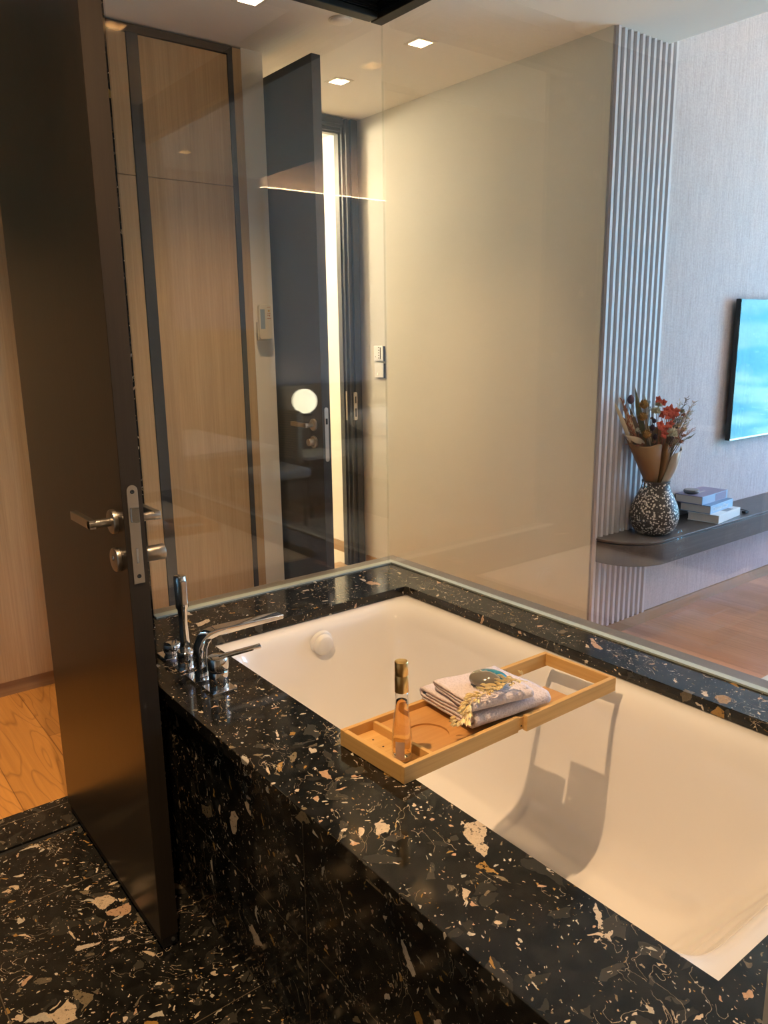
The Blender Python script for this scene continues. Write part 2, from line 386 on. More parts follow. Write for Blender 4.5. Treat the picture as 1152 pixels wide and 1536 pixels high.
# hall
sbox('wall_left', -1.10, -1.0, -2.95, -0.93, 0.06, Z1, M['oak'])
sbox('baseboard_left', -1.06, -1.006, -2.95, -0.93, 0.0, 0.06, M['skirtwood_y'])
sbox('wall_left', -1.70, -0.93, -0.02, 0.08, 0.0, Z1, M['white_paint'])
b = nb(); holed(b, -0.4, 1.30, 0.0, Z1, [(0.10, 1.0, -0.01, 2.54)], -1.64, -1.60, axis=0); struct('wall_back', b, M['white_paint'])
sbox('wall_back', -1.60, 0.125, 1.038, 1.14, 0.0, Z1, M['beige'])
sbox('baseboard_back', -1.55, 0.10, 1.028, 1.038, 0.0, 0.062, M['skirtwood'])
# corridor beyond the entry
sbox('wall_corridor', -3.1, -1.64, 1.096, 1.2, 0.0, Z1, M['white_paint'])
sbox('wall_corridor', -3.1, -3.0, -0.4, 1.1, 0.0, Z1, M['white_paint'])
sbox('wall_corridor', -3.1, -1.70, -0.4, -0.3, 0.0, Z1, M['white_paint'])
sbox('baseboard_corridor', -3.0, -1.70, 1.086, 1.096, 0.0, 0.07, M['skirtwood'])
sbox('trim_4', -1.70, -1.50, 0.10, 0.935, -0.01, 0.004, M['skirtwood_y'])
# bedroom
sbox('wall_tv', 0.02, 0.125, 1.14, 4.75, 0.0, Z2, M['fabric'])
sbox('baseboard_tv', 0.125, 0.137, 1.05, 4.6, 0.0, 0.057, M['skirtwood_y'])
sbox('wall_headboard', 3.45, 3.55, -0.2, 4.75, 0.0, Z2, M['fabric'])
b = nb(); holed(b, 0.0, 3.55, 0.0, Z2, [(0.35, 3.25, 0.30, 2.60)], 4.60, 4.75, axis=1); struct('wall_window', b, M['white_paint'])
w = thing('window_1', 'wide bedroom window behind sheer curtains', 'window', (1.8, 4.68, 0.3), kind='structure')
b = nb()
for x0, x1, z0, z1 in ((0.35, 0.40, 0.30, 2.60), (3.20, 3.25, 0.30, 2.60), (0.40, 3.20, 0.30, 0.35), (0.40, 3.20, 2.55, 2.60), (1.77, 1.83, 0.35, 2.55)):
    box(b, x0, x1, 4.65, 4.70, z0, z1)
obj('window_frame', b, M['bronze'], w)
sheet = nb(); box(sheet, 0.40, 3.20, 4.672, 4.680, 0.35, 2.55); obj('pane', sheet, M['winglass'], w)
# bathroom
sbox('wall_right', 1.955, 3.45, -1.07, 0.05, 0.0, Z1, M['beige'])
sbox('wall_right', 3.1, 3.2, -2.95, -1.07, 0.0, Z1, M['beige'])
sbox('wall_front', -1.10, 3.2, -2.95, -2.85, 0.0, Z1, M['beige'])
b = nb(); holed(b, -2.85, -0.924, 0.0, Z1, [(-2.00, -1.165, -0.01, 2.42)], -0.10, 0.0, axis=0); struct('wall_bathroom', b, M['apron'])

# portal to help the daylight sample, in the window opening
pl = bpy.data.lights.new('window_portal', 'AREA'); pl.shape = 'RECTANGLE'; pl.size = 2.9; pl.size_y = 2.3
po = bpy.data.objects.new('window_portal', pl); C.objects.link(po); po.location = (1.8, 4.60, 1.45); po.rotation_euler = (-PI/2, 0, 0)
pl.cycles.is_portal = True

# ------------------------------------------------------------------ wardrobe
wd = thing('wardrobe', 'pale oak fronted wardrobe wall with dark vertical edge trims beyond the glass', 'wardrobe', (-1.2, -0.5, 0))
sbox('carcass', -1.60, -0.952, -0.929, -0.021, 0.0, Z1-0.002, M['bronze'], wd)
for y0, y1 in ((-0.925, -0.506), (-0.456, -0.086)):
    d = sbox('door', -0.952, -0.930, y0, y1, 0.03, 2.015, M['oak'], wd); sbox('upper_door', -0.952, -0.930, y0, y1, 2.0175, 2.520, M['oak'], wd)
sbox('side_panel', -0.952, -0.930, -0.060, -0.021, 0.0, 2.552, M['oak'], wd)
sbox('top_rail', -0.951, -0.926, -0.925, -0.061, 2.524, 2.552, M['bronze'], wd)
sbox('edge_trim', -0.951, -0.926, -0.504, -0.458, 0.0, 2.523, M['darkframe'], wd)
sbox('edge_trim', -0.951, -0.926, -0.084, -0.062, 0.0, 2.523, M['darkframe'], wd)

# ------------------------------------------------------------------ glass partition
def pane(name, label, x0, x1, y0, y1, ch):
    t = thing(name, label, 'glass panel', ((x0+x1)/2, (y0+y1)/2, D))
    sbox('pane', x0, x1, y0, y1, D+0.004, Z1-0.002, M['glass'], t)
    bb = nb(); box(bb, *ch, D+0.0002, D+0.005); obj('base_seal', bb, M['channel'], t)
pane('glass_panel', 'clear glass panel behind the tub taps, facing the oak wardrobe', -0.006, 0.006, -0.922, -0.0070, (-0.014, 0.016, -0.922, -0.0070))
pane('glass_panel', 'long clear glass panel between tub and bedroom, facing the beige wall', -0.006, 1.954, -0.006, 0.006, (-0.014, 1.954, -0.0065, 0.015))

# ------------------------------------------------------------------ tub surround
X0, X1, Y0, Y1 = 0.262, 1.815, -0.879, -0.140
ts = thing('tub_surround', 'black terrazzo box around the bathtub with a wide polished deck', 'tub surround', (1.0, -0.5, 0))
b = nb(); holed(b, 0.0, 1.953, -1.1045, 0.0, [(X0, X1, Y0, Y1)], 0.530, D, axis=2); obj('deck_slab', b, M['deck'], ts, bevel=0.0015)
b = nb(); holed(b, 0.004, 1.953, 0.0, 0.524, [], -1.092, -1.070, axis=1); obj('apron_panel', b, M['apron'], ts)
sbox('shadow_gap', 0.004, 1.953, -1.084, -1.07, 0.5245, 0.5295, M['black'], ts)
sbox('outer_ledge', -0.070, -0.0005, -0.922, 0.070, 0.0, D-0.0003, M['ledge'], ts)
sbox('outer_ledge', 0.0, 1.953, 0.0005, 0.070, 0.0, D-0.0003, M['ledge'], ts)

# ------------------------------------------------------------------ bathtub
tub = thing('bathtub', 'white enamel bathtub set under the black terrazzo deck', 'bathtub', (1.03, -0.5, 0))
def superr(cx, cy, hx, hy, z, e, n=96):
    pts = []
    for i in range(n):
        a = 2*PI*(i+0.5)/n; c, s = math.cos(a), math.sin(a)
        pts.append(Vector((cx + hx*math.copysign(abs(c)**(2/e), c), cy + hy*math.copysign(abs(s)**(2/e), s), z)))
    return pts
cx, cy = (X0+X1)/2, (Y0+Y1)/2
levels = [  # x0, x1, y0, y1, z, exponent
    (X0-0.05, X1+0.05, Y0-0.05, Y1+0.05, 0.510, 30), (X0-0.05, X1+0.05, Y0-0.05, Y1+0.05, 0.5285, 30),
    (X0+0.006, X1-0.006, Y0+0.006, Y1-0.006, 0.5285, 26),
    (X0+0.022, X1-0.030, Y0+0.020, Y1-0.030, 0.5275, 18), (X0+0.036, X1-0.045, Y0+0.030, Y1-0.046, 0.5190, 13),
    (X0+0.046, X1-0.062, Y0+0.038, Y1-0.062, 0.5000, 11), (X0+0.052, X1-0.080, Y0+0.044, Y1-0.074, 0.470, 9.5),
    (X0+0.062, X1-0.110, Y0+0.052, Y1-0.088, 0.420, 8.5), (X0+0.082, X1-0.165, Y0+0.064, Y1-0.100, 0.330, 7.5),
    (X0+0.108, X1-0.230, Y0+0.080, Y1-0.112, 0.240, 6.5), (X0+0.135, X1-0.275, Y0+0.095, Y1-0.124, 0.180, 6),
    (X0+0.160, X1-0.310, Y0+0.108, Y1-0.138, 0.142, 5.5), (X0+0.195, X1-0.350, Y0+0.135, Y1-0.168, 0.116, 5),
    (X0+0.260, X1-0.420, Y0+0.180, Y1-0.215, 0.104, 4.5), (X0+0.40, X1-0.60, Y0+0.26, Y1-0.30, 0.100, 4)]
b = nb(); rings = []
for x0, x1, y0, y1, z, e_ in levels:
    rings.append([b.verts.new(p) for p in superr((x0+x1)/2, (y0+y1)/2, (x1-x0)/2, (y1-y0)/2, z, e_)])
for A, B2 in zip(rings, rings[1:]):
    for j in range(96): b.faces.new((A[j], B2[j], B2[(j+1) % 96], A[(j+1) % 96]))
b.faces.new(rings[-1])
basin = obj('basin', b, M['enamel'], tub, smooth=True, subsurf=1)
b = nb(); lathe(b, [(0.0, 0.030), (0.020, 0.030), (0.030, 0.027), (0.034, 0.020), (0.034, 0.0)], n=40)
lathe(b, [(0.034, 0.012), (0.039, 0.010), (0.041, 0.0)], n=40)
bmesh.ops.transform(b, matrix=Matrix.Translation((0.310, -0.520, 0.470)) @ Matrix.Rotation(math.radians(98), 4, 'Y'), verts=b.verts)
obj('overflow_cap', b, M['whiteplastic'], tub, smooth=True, bevel=0.001)
b = nb(); lathe(b, [(0, 0.008), (0.026, 0.007), (0.030, 0.003), (0.030, 0)], (0.95, -0.52, 0.1005), 32); obj('drain', b, M['chrome'], tub, smooth=True)

# ------------------------------------------------------------------ bath mixer set
fx = thing('bath_mixer', 'chrome four hole bath mixer with square plates on the black deck', 'faucet', (0.46, -1.0, D))
YT = -1.0
for i, x in enumerate((0.320, 0.412, 0.500, 0.590)):
    y = YT + (0.0, -0.002, 0.0, 0.005)[i]
    bb = nb(); box(bb, x-0.032, x+0.032, y-0.032, y+0.032, D, D+0.007); obj('base_plate', bb, M['chrome'], fx, bevel=0.0012)
b = nb(); lathe(b, [(0.0, 0.036), (0.021, 0.036), (0.0225, 0.034), (0.0225, 0.014), (0.019, 0.012), (0.019, 0.007), (0, 0.007)], (0.320, YT, D), 40)
k = obj('diverter_knob', b, M['chrome'], fx, smooth=True); b = nb(); cyl(b, (0.320, YT+0.012, D+0.036), (0.320, YT+0.012, D+0.043), 0.0022, n=10); obj('pin', b, M['chrome'], k)
b = nb(); lathe(b, [(0, 0.046), (0.019, 0.046), (0.021, 0.044), (0.021, 0.007), (0, 0.007)], (0.412, YT-0.002, D), 40)
obj('shower_holder', b, M['chrome'], fx, smooth=True, bevel=0.001)
b = nb(); lathe(b, [(0, 0.248), (0.0145, 0.248), (0.0160, 0.245), (0.0160, 0.165), (0.0120, 0.158), (0.0110, 0.12), (0.0120, 0.080), (0.0140, 0.046), (0, 0.046)], (0, 0, 0), 40)
bmesh.ops.transform(b, matrix=Matrix.Translation((0.416, YT-0.002, D)) @ Matrix.Rotation(math.radians(-1.0), 4, 'Y'), verts=b.verts)
hs = obj('hand_shower', b, M['chrome'], fx, smooth=True)
b = nb(); box(b, 0.425, 0.4345, YT-0.010, YT+0.006, D+0.175, D+0.238); obj('spray_face', b, M['steel'], hs, bevel=0.002)
# spout: flat ribbon bent over the tub
b = nb(); prof = [(0, 0.007), (0, 0.06), (0.002, 0.082), (0.010, 0.099), (0.024, 0.110), (0.045, 0.114), (0.12, 0.114), (0.235, 0.112)]
th = [0.012]*4 + [0.011, 0.010, 0.008, 0.006]
ring = []
for i, (s, z) in enumerate(prof):
    p0 = Vector((0, prof[max(i-1, 0)][0], prof[max(i-1, 0)][1])); p1 = Vector((0, prof[min(i+1, 7)][0], prof[min(i+1, 7)][1]))
    d = (p1-p0).normalized(); nn = Vector((0, d.z, -d.y)); c = Vector((0.500, YT+s, D+z)); w_ = 0.017
    ring.append([b.verts.new(c + Vector((sx*w_, 0, 0)) + nn*sn*th[i]) for sx, sn in ((-1, -1), (1, -1), (1, 1), (-1, 1))])
for A, B2 in zip(ring, ring[1:]):
    for j in range(4): b.faces.new((A[j], A[(j+1) % 4], B2[(j+1) % 4], B2[j]))
b.faces.new(ring[0][::-1]); b.faces.new(ring[-1])
obj('spout', b, M['chrome'], fx, smooth=True, bevel=0.003, seg=3)
b = nb(); lathe(b, [(0, 0.050), (0.0235, 0.050), (0.0235, 0.007), (0, 0.007)], (0.590, YT+0.005, D), 48); obj('mixer_body', b, M['chrome'], fx, smooth=True, bevel=0.001)
b = nb(); lathe(b, [(0, 0.086), (0.0235, 0.086), (0.0250, 0.084), (0.0250, 0.054), (0.021, 0.051), (0, 0.051)], (0.590, YT+0.005, D), 48)
cp = obj('mixer_cap', b, M['chrome'], fx, smooth=True, bevel=0.0008)
b = nb(); prism(b, [(-0.010, 0.0), (0.010, 0.0), (0.009, 0.105), (-0.009, 0.105)], 2, 0, 0.008)
bmesh.ops.transform(b, matrix=Matrix.Translation((0.590, YT+0.008, D+0.079)) @ Matrix.Rotation(math.radians(-16), 4, 'Z') @ Matrix.Rotation(math.radians(7), 4, 'X'), verts=b.verts)
obj('lever', b, M['chrome'], cp, smooth=True, bevel=0.002)

# ------------------------------------------------------------------ bathroom door, open
bd = thing('door_1', 'dark brown bathroom door standing open beside the tub', 'door', (-0.04, -1.18, 0), kind='structure')
LX0, LX1, LY0, LY1, LZ0, LZ1 = -0.035, 0.678, -1.222, -1.179, 0.030, 2.40
b = nb(); box(b, LX0, LX1-0.0008, LY0, LY1, LZ0, LZ1); obj('leaf', b, M['darkwood'], bd, bevel=0.001)
b = nb(); box(b, LX1-0.0008, LX1, LY0+0.0005, LY1-0.0005, LZ0, LZ1); obj('leaf_edge', b, M['darkedge'], bd)
b = nb(); box(b, LX0+0.01, LX1-0.001, LY0+0.004, LY1-0.004, 0.004, LZ0); sl = obj('drop_seal', b, M['black'], bd)
b = nb(); cyl(b, (LX1-0.001, -1.193, 0.018), (LX1+0.002, -1.193, 0.018), 0.0045, n=16); obj('screw', b, M['steel'], sl)
ym = (LY0+LY1)/2
b = nb()
pts = [(ym-0.0115, 0.896), (ym+0.0115, 0.896)] + [(ym + 0.0115*math.cos(a), 1.094 + 0.0115*math.sin(a)) for a in [PI*i/10 for i in range(11)]]
prism(b, pts, 0, LX1, LX1+0.0022); lp = obj('lock_plate', b, M['steel'], bd, bevel=0.0003)
b = nb(); prism(b, [(LX1+0.002, ym-0.008), (LX1+0.002, ym+0.008), (LX1+0.013, ym+0.008), (LX1+0.006, ym-0.008)], 2, 1.028, 1.060); obj('latch', b, M['latchsteel'], lp, bevel=0.0015, label='bright bevelled spring latch')
b = nb(); box(b, LX1+0.002, LX1+0.0032, ym-0.0025, ym+0.0025, 0.940, 0.972); obj('deadbolt', b, M['latchsteel'], lp)
for z in (1.092, 0.912):
    b = nb(); lathe(b, [(0, 0.0008), (0.002, 0.0008), (0.0024, 0.0012), (0.0044, 0.0012), (0.0046, 0)], n=20)
    bmesh.ops.transform(b, matrix=Matrix.Translation((LX1+0.002, ym, z)) @ Matrix.Rotation(PI/2, 4, 'Y'), verts=b.verts); obj('screw', b, M['black'], lp, smooth=True)
def lever_set(parent, x, z, yf, sgn, dirx, m, ln=0.13, neck=0.055, rr=0.026, rot=0):
    """rose, neck and lever on a door face at y=yf pointing sgn*y; lever runs along dirx*x"""
    bb = nb(); lathe(bb, [(0, 0.010), (rr-0.002, 0.010), (rr, 0.008), (rr, 0)], n=40)
    bmesh.ops.transform(bb, matrix=Matrix.Translation((x, yf, z)) @ Matrix.Rotation(-sgn*PI/2, 4, 'X'), verts=bb.verts)
    rs = obj('rose', bb, m, parent, smooth=True, bevel=0.0008)
    bb = nb(); rn = 0.0095
    cyl(bb, (x, yf+sgn*0.009, z), (x, yf+sgn*neck, z), rn, n=28); obj('neck', bb, m, rs, smooth=True, bevel=0.0006)
    bb = nb(); y2 = yf+sgn*neck
    prism(bb, [(y2-sgn*0.014, -0.0095), (y2, -0.0095), (y2, 0.0095), (y2-sgn*0.014, 0.0095)], 0, 0, ln)
    bmesh.ops.transform(bb, matrix=Matrix.Translation((x-dirx*0.008, 0, z)) @ Matrix.Diagonal((dirx, 1, 1, 1)), verts=bb.verts)
    obj('lever', bb, m, rs, bevel=0.0015)
HX, HZ = 0.622, 1.033
lever_set(bd, HX, HZ-0.010, LY0, -1, -1, M['steel']); lever_set(bd, HX, HZ-0.010, LY1, 1, -1, M['steel'])
def rosette(parent, name, x, z, yf, sgn, m, rr=0.026):
    bb = nb(); lathe(bb, [(0, 0.010), (rr-0.002, 0.010), (rr, 0.008), (rr, 0)], n=40)
    bmesh.ops.transform(bb, matrix=Matrix.Translation((x, yf, z)) @ Matrix.Rotation(-sgn*PI/2, 4, 'X'), verts=bb.verts)
    return obj(name, bb, m, parent, smooth=True, bevel=0.0008)
ro = rosette(bd, 'lock_rose', HX, 0.940, LY0, -1, M['steel'])
b = nb(); cyl(b, (HX, LY0-0.009, 0.944), (HX, LY0-0.012, 0.944), 0.006, n=20); obj('release_slot', b, M['latchsteel'], ro, smooth=True)
ro = rosette(bd, 'lock_rose', HX, 0.940, LY1, 1, M['steel'])
b = nb(); cyl(b, (HX, LY1+0.010, 0.940), (HX, LY1+0.016, 0.940), 0.008, n=20); cyl(b, (HX, LY1+0.016, 0.940), (HX, LY1+0.058, 0.940), 0.0165, 0.0175, n=28)
obj('thumb_turn', b, M['steel'], ro, smooth=True, bevel=0.001)
b = nb()
for y0, y1 in ((-2.00, -1.965), (-1.178, -1.160)): box(b, -0.112, 0.006, y0, y1, 0.0, 2.42)
box(b, -0.112, 0.006, -2.00, -1.160, 2.405, 2.44); obj('frame', b, M['darkwood'], bd)

# ------------------------------------------------------------------ entry door, open
ed = thing('door_2', 'dark blue-grey entry door swung open at the end of the hall', 'door', (-1.55, 0.12, 0), kind='structure')
EX0, EX1, EY0, EY1 = -1.52, -0.580, 0.096, 0.138
b = nb(); box(b, EX0, EX1, EY0, EY1, 0.012, 2.470); obj('leaf', b, M['entryleaf'], ed, bevel=0.001)
lever_set(ed, EX1-0.065, 1.020, EY0, -1, -1, M['steel'], 0.125, 0.05, 0.026)
ro = rosette(ed, 'lock_rose', EX1-0.065, 0.945, EY0, -1, M['steel'], 0.027)
b = nb(); cyl(b, (EX1-0.065, EY0-0.009, 0.945), (EX1-0.065, EY0-0.034, 0.945), 0.018, 0.016, n=24); obj('thumb_turn', b, M['steel'], ro, smooth=True, bevel=0.001)
ym2 = (EY0+EY1)/2
b = nb(); pts = [(ym2 + 0.0095*math.cos(a), (1.088 if s > 0 else 0.872) + 0.0095*s*math.sin(a)) for s in (1, -1) for a in ([PI*i/8 for i in range(9)] if s > 0 else [PI - PI*i/8 for i in range(9)])]
prism(b, pts, 0, EX1, EX1+0.002); lp = obj('lock_plate', b, M['steel'], ed)
b = nb(); box(b, EX1+0.0018, EX1+0.003, ym2-0.005, ym2+0.005, 1.025, 1.050); obj('latch_slot', b, M['black'], lp)
b = nb(); cyl(b, (EX1-0.045, EY1, 1.018), (EX1-0.045, EY1+0.022, 1.018), 0.009, n=20); obj('outer_button', b, M['steel'], ed, smooth=True)
b = nb()
prof = [(0.925, -1.640), (0.925, -1.600), (0.935, -1.600), (0.935, -1.580), (0.950, -1.580), (0.950, -1.560), (0.965, -1.560), (0.965, -1.568), (0.978, -1.568), (0.978, -1.550), (1.020, -1.550), (1.020, -1.5995), (0.999, -1.5995), (0.999, -1.640)]
prism(b, [(p[1], p[0]) for p in prof], 2, 0.0, 2.552)
pz = [(2.480, -1.640), (2.480, -1.600), (2.490, -1.600), (2.490, -1.580), (2.505, -1.580), (2.505, -1.560), (2.520, -1.560), (2.520, -1.552), (2.552, -1.552), (2.552, -1.5995), (2.539, -1.5995), (2.539, -1.640)]
prism(b, [(p[1], p[0]) for p in pz], 1, 0.105, 0.925)
obj('frame', b, M['darkframe'], ed)
b = nb(); box(b, -1.598, -1.582, 0.9325, 0.9352, 0.905, 1.075); st_ = obj('strike_plate', b, M['steel'], ed)
b = nb(); pts = rrect(0.960, 0.984, 0.905, 1.070, 0.010, 5)
prism(b, pts, 0, -1.5605, -1.5485); obj('strike_plate', b, M['steel'], ed)
b = nb(); box(b, -1.5486, -1.5478, 0.967, 0.977, 0.925, 0.975); box(b, -1.5486, -1.5478, 0.967, 0.977, 1.005, 1.045); obj('bolt_hole', b, M['black'], ed)

# ------------------------------------------------------------------ downlights
M['lens'] = emit('lamp_lens', (1.0, 0.70, 0.40), 8.0)
M['reflector'] = mat('lamp_reflector', (0.60, 0.48, 0.32), 0.35)
M['trimwhite'] = mat('trim_white', (0.72, 0.66, 0.56), 0.5)
proto = None
for i, (x, y, wt, where) in enumerate(LIGHTS):
    t = thing('downlight', 'small square recessed downlight in ' + where, 'ceiling light', (x, y, Z1), group='square recessed downlights')
    if proto is None:
        b = nb(); holed(b, -0.050, 0.050, -0.050, 0.050, [(-0.036, 0.036, -0.036, 0.036)], -0.003, -0.0002); fr_ = obj('trim_frame', b, M['trimwhite'], t, local=True)
        b = nb(); s, h = 0.0385, 0.110
        for a in (-1, 1):
            box(b, min(a*s, a*(s+0.001)), max(a*s, a*(s+0.001)), -s, s, 0.0, h); box(b, -s, s, min(a*s, a*(s+0.001)), max(a*s, a*(s+0.001)), 0.0, h)
        box(b, -s, s, -s, s, h, h+0.003); rec = obj('reflector', b, M['reflector'], t, local=True)
        b = nb(); lathe(b, [(0, 0), (0.020, 0), (0.020, 0.004), (0, 0.004)], (0, 0, h-0.006), 24); ln_ = obj('lens', b, M['lens'], t, local=True)
        proto = (fr_, rec, ln_)
    else:
        for q in proto:
            c = q.copy(); C.objects.link(c); c.parent = t
    L = bpy.data.lights.new('lamp', 'SPOT'); L.energy = wt; L.color = WARM; L.spot_size = math.radians(84); L.spot_blend = 0.9; L.shadow_soft_size = 0.018
    if i == 7: L.energy *= 0.85; L.spot_size = math.radians(110)
    lo = bpy.data.objects.new('lamp', L); C.objects.link(lo); lo.parent = t; lo.location = (0, 0, 0.030 if i == 7 else 0.085)
# corridor light
t = thing('corridor_light', 'bright ceiling lamp in the corridor outside the entry door', 'ceiling light', (-2.4, 0.0, Z1-0.03))
b = nb(); lathe(b, [(0, 0), (0.12, 0), (0.13, 0.01), (0.13, 0.028), (0, 0.028)], n=40); obj('diffuser', b, emit('corridor_glow', (1, 0.85, 0.62), 20), t, local=True)
L = bpy.data.lights.new('lamp', 'POINT'); L.energy = CORR_W; L.color = (1, 0.84, 0.6); L.shadow_soft_size = 0.1
lo = bpy.data.objects.new('lamp', L); C.objects.link(lo); lo.parent = t; lo.location = (0, 0, -0.12)
# detector
t = thing('smoke_detector', 'round flat white detector disc on the hall ceiling', 'smoke detector', (-0.446, 0.145, Z1))
b = nb(); lathe(b, [(0, -0.010), (0.036, -0.010), (0.040, -0.007), (0.040, -0.0005), (0, -0.0005)], n=40); obj('cover', b, M['ceiling'], t, local=True, smooth=True, bevel=0.001)
b = nb(); lathe(b, [(0.040, -0.004), (0.046, -0.003), (0.046, -0.0004)], n=40); obj('rim', b, M['trimwhite'], t, local=True, smooth=True)

# ------------------------------------------------------------------ black blinds, drawn up at the glass corner
def blind(name, label, ax, a0, a1, o0, o1):
    t = thing(name, label, 'blind', ((a0+a1)/2 if ax == 0 else (o0+o1)/2, (o0+o1)/2 if ax == 0 else (a0+a1)/2, 2.40))
    def bb(bm, s0, s1, z0, z1, ext=0.0):
        if ax == 0: box(bm, a0-ext, a1, o0+s0, o1-s1, z0, z1)
        else: box(bm, o0+s0, o1-s1, a0, a1+ext, z0, z1)
    b = nb(); bb(b, 0.004, 0.004, 2.500, 2.553); obj('head_rail', b, M['blind'], t, bevel=0.002)
    b = nb(); rr = random.Random(3)
    for i in range(18):
        z = 2.393 + i*0.0059; j = rr.uniform(0, 0.006); bb(b, j, rr.uniform(0, 0.006), z, z+0.0036)
    sl = obj('slat_stack', b, M['blind'], t); sl['kind'] = 'stuff'
    b = nb(); bb(b, 0.002, 0.002, 2.372, 2.390); obj('bottom_rail', b, M['blind'], t, bevel=0.002)
blind('venetian_blind', 'black blind drawn up above the glass that faces the wardrobe', 1, -0.90, -0.071, 0.016, 0.064)
blind('venetian_blind', 'black blind drawn up above the long glass that faces the beige wall', 0, 0.017, 1.94, -0.067, -0.019)

# ------------------------------------------------------------------ ribbed wall strip and shelf
t = thing('slatted_wall_panel', 'narrow floor to ceiling panel of pale grey vertical slats beside the beige wall', 'wall panel', (0.13, 1.26, 0))
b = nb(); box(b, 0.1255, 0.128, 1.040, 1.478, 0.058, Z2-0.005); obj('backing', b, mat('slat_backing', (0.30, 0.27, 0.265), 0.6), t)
b = nb()
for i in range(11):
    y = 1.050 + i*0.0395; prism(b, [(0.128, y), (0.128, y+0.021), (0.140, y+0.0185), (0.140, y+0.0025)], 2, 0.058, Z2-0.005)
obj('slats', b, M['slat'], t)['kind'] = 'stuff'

sh = thing('wall_shelf', 'long dark floating shelf with a rounded end under the television', 'shelf', (0.24, 2.5, 0.39))
def shelf_outline(x1, ya, r, yb):
    pts = [(0.1265, ya)]
    for i in range(17):
        a = -PI/2 + (PI/2)*i/16; pts.append((x1 - r + r*math.cos(a), ya + r*1.05 + r*1.05*math.sin(a)))
    pts += [(x1, yb), (0.1265, yb)]; return pts
b = nb(); prism(b, shelf_outline(0.356, 1.064, 0.20, 4.45), 2, 0.390, 0.486); obj('body', b, M['shelf'], sh, bevel=0.001)
b = nb(); prism(b, shelf_outline(0.350, 1.070, 0.195, 4.45), 2, 0.486, 0.490); obj('groove', b, M['bronze'], sh)
b = nb(); prism(b, shelf_outline(0.358, 1.062, 0.20, 4.45), 2, 0.490, 0.500); obj('top_board', b, M['shelf'], sh, bevel=0.0015)

# ------------------------------------------------------------------ television
tv = thing('television', 'large flat black television on the grey wall reflecting the blue window', 'television', (0.15, 2.69, 0.85))
b = nb(); box(b, 0.147, 0.172, 2.075, 3.31, 0.846, 1.548); obj('housing', b, M['tvbody'], tv, bevel=0.002)
b = nb(); box(b, 0.1722, 0.1735, 2.079, 3.306, 0.856, 1.544); obj('screen', b, M['tvglass'], tv)
b = nb(); box(b, 0.172, 0.1745, 2.076, 3.309, 0.847, 0.8545); obj('bottom_trim', b, M['steel'], tv)
b = nb(); box(b, 0.1255, 0.147, 2.40, 2.98, 1.0, 1.4); obj('wall_bracket', b, M['tvbody'], tv)

# ------------------------------------------------------------------ vase and dried bouquet
VX, VY, VZ = 0.245, 1.335, 0.5005
m = mat('speckled_glaze', rough=0.45, spec=0.4); n = N(m)
v = n.n('ShaderNodeTexVoronoi'); v.inputs['Scale'].default_value = 100; n.l(n.coord(), v.inputs['Vector'])
sc = n.n('ShaderNodeSeparateColor'); n.l(v.outputs['Color'], sc.inputs[0])
rad = n.math('MULTIPLY_ADD', sc.outputs[0], 0.34); rad.node.inputs[2].default_value = 0.20
dot = n.math('LESS_THAN', v.outputs['Distance'], rad)
n.color(n.mix(dot, (0.050, 0.040, 0.033), (0.72, 0.66, 0.57))); n.bump(dot, 0.002, 0.8)
M['vase'] = m
t = thing('vase', 'round brown vase covered in white speckles on the dark shelf', 'vase', (VX, VY, VZ))
prof = [(0, 0.0), (0.060, 0.0), (0.078, 0.006), (0.096, 0.030), (0.108, 0.065), (0.1095, 0.090), (0.104, 0.120), (0.090, 0.155), (0.073, 0.188), (0.062, 0.212), (0.059, 0.228), (0.062, 0.240), (0.0615, 0.243), (0.055, 0.242), (0.053, 0.228), (0.056, 0.205), (0.075, 0.165), (0.090, 0.10), (0.06, 0.02), (0, 0.015)]
b = nb(); lathe(b, prof[:12], n=64); obj('body', b, M['vase'], t, smooth=True, local=True, subsurf=1)
b = nb(); lathe(b, prof[11:], n=64); obj('rim', b, mat('vase_inside', (0.05, 0.042, 0.036), 0.6), t, smooth=True, local=True)

bq = thing('dried_bouquet', 'dried flower bouquet in brown kraft paper standing in the speckled vase', 'flowers', (VX, VY, VZ+0.03))
LA = Vector((math.cos(YAW), math.sin(YAW), 0)); DE = Vector((math.sin(YAW), -math.cos(YAW), 0))
def bp(l, z, d=0.0): # bouquet coordinates: sideways, height above floor, towards the room
    return Vector((VX, VY, 0)) + LA*l + DE*d + Vector((0, 0, z))
def px(x, y, d=0.0): return bp((x-985)/321.0, 0.743+(722-y)/338.0, d)
M['kraft'] = mat('kraft_paper', (0.27, 0.145, 0.062), 0.55, spec=0.3)
M['kraftpale'] = mat('pale_paper_lining', (0.58, 0.52, 0.45), 0.45, spec=0.3)
def sheet_patch(rows, thick=0.0006):
    bm = nb(); g = [[bm.verts.new(p) for p in r] for r in rows]
    for a, c in zip(g, g[1:]):
        for i in range(len(a)-1): bm.faces.new((a[i], a[i+1], c[i+1], c[i]))
    return bm
def paper(name, top, bot, m, n_=10, bulge=0.03, fold=0.006, seed=0):
    """sheet between a top edge polyline and a bottom edge polyline"""
    rows = []
    for k in range(n_+1):
        f = k/n_; row = []
        for i, (a, c) in enumerate(zip(top, bot)):
            p = a.lerp(c, f); p = p + DE*(math.sin(f*PI)*bulge*math.sin(PI*i/(len(top)-1)) + fold*math.sin(i*1.9+seed+f*2)*(1-f)); row.append(p)
        rows.append(row)
    o = obj(name, sheet_patch(rows), m, bq, smooth=True, subsurf=1)
    so = o.modifiers.new('thick', 'SOLIDIFY'); so.thickness = 0.001; return o
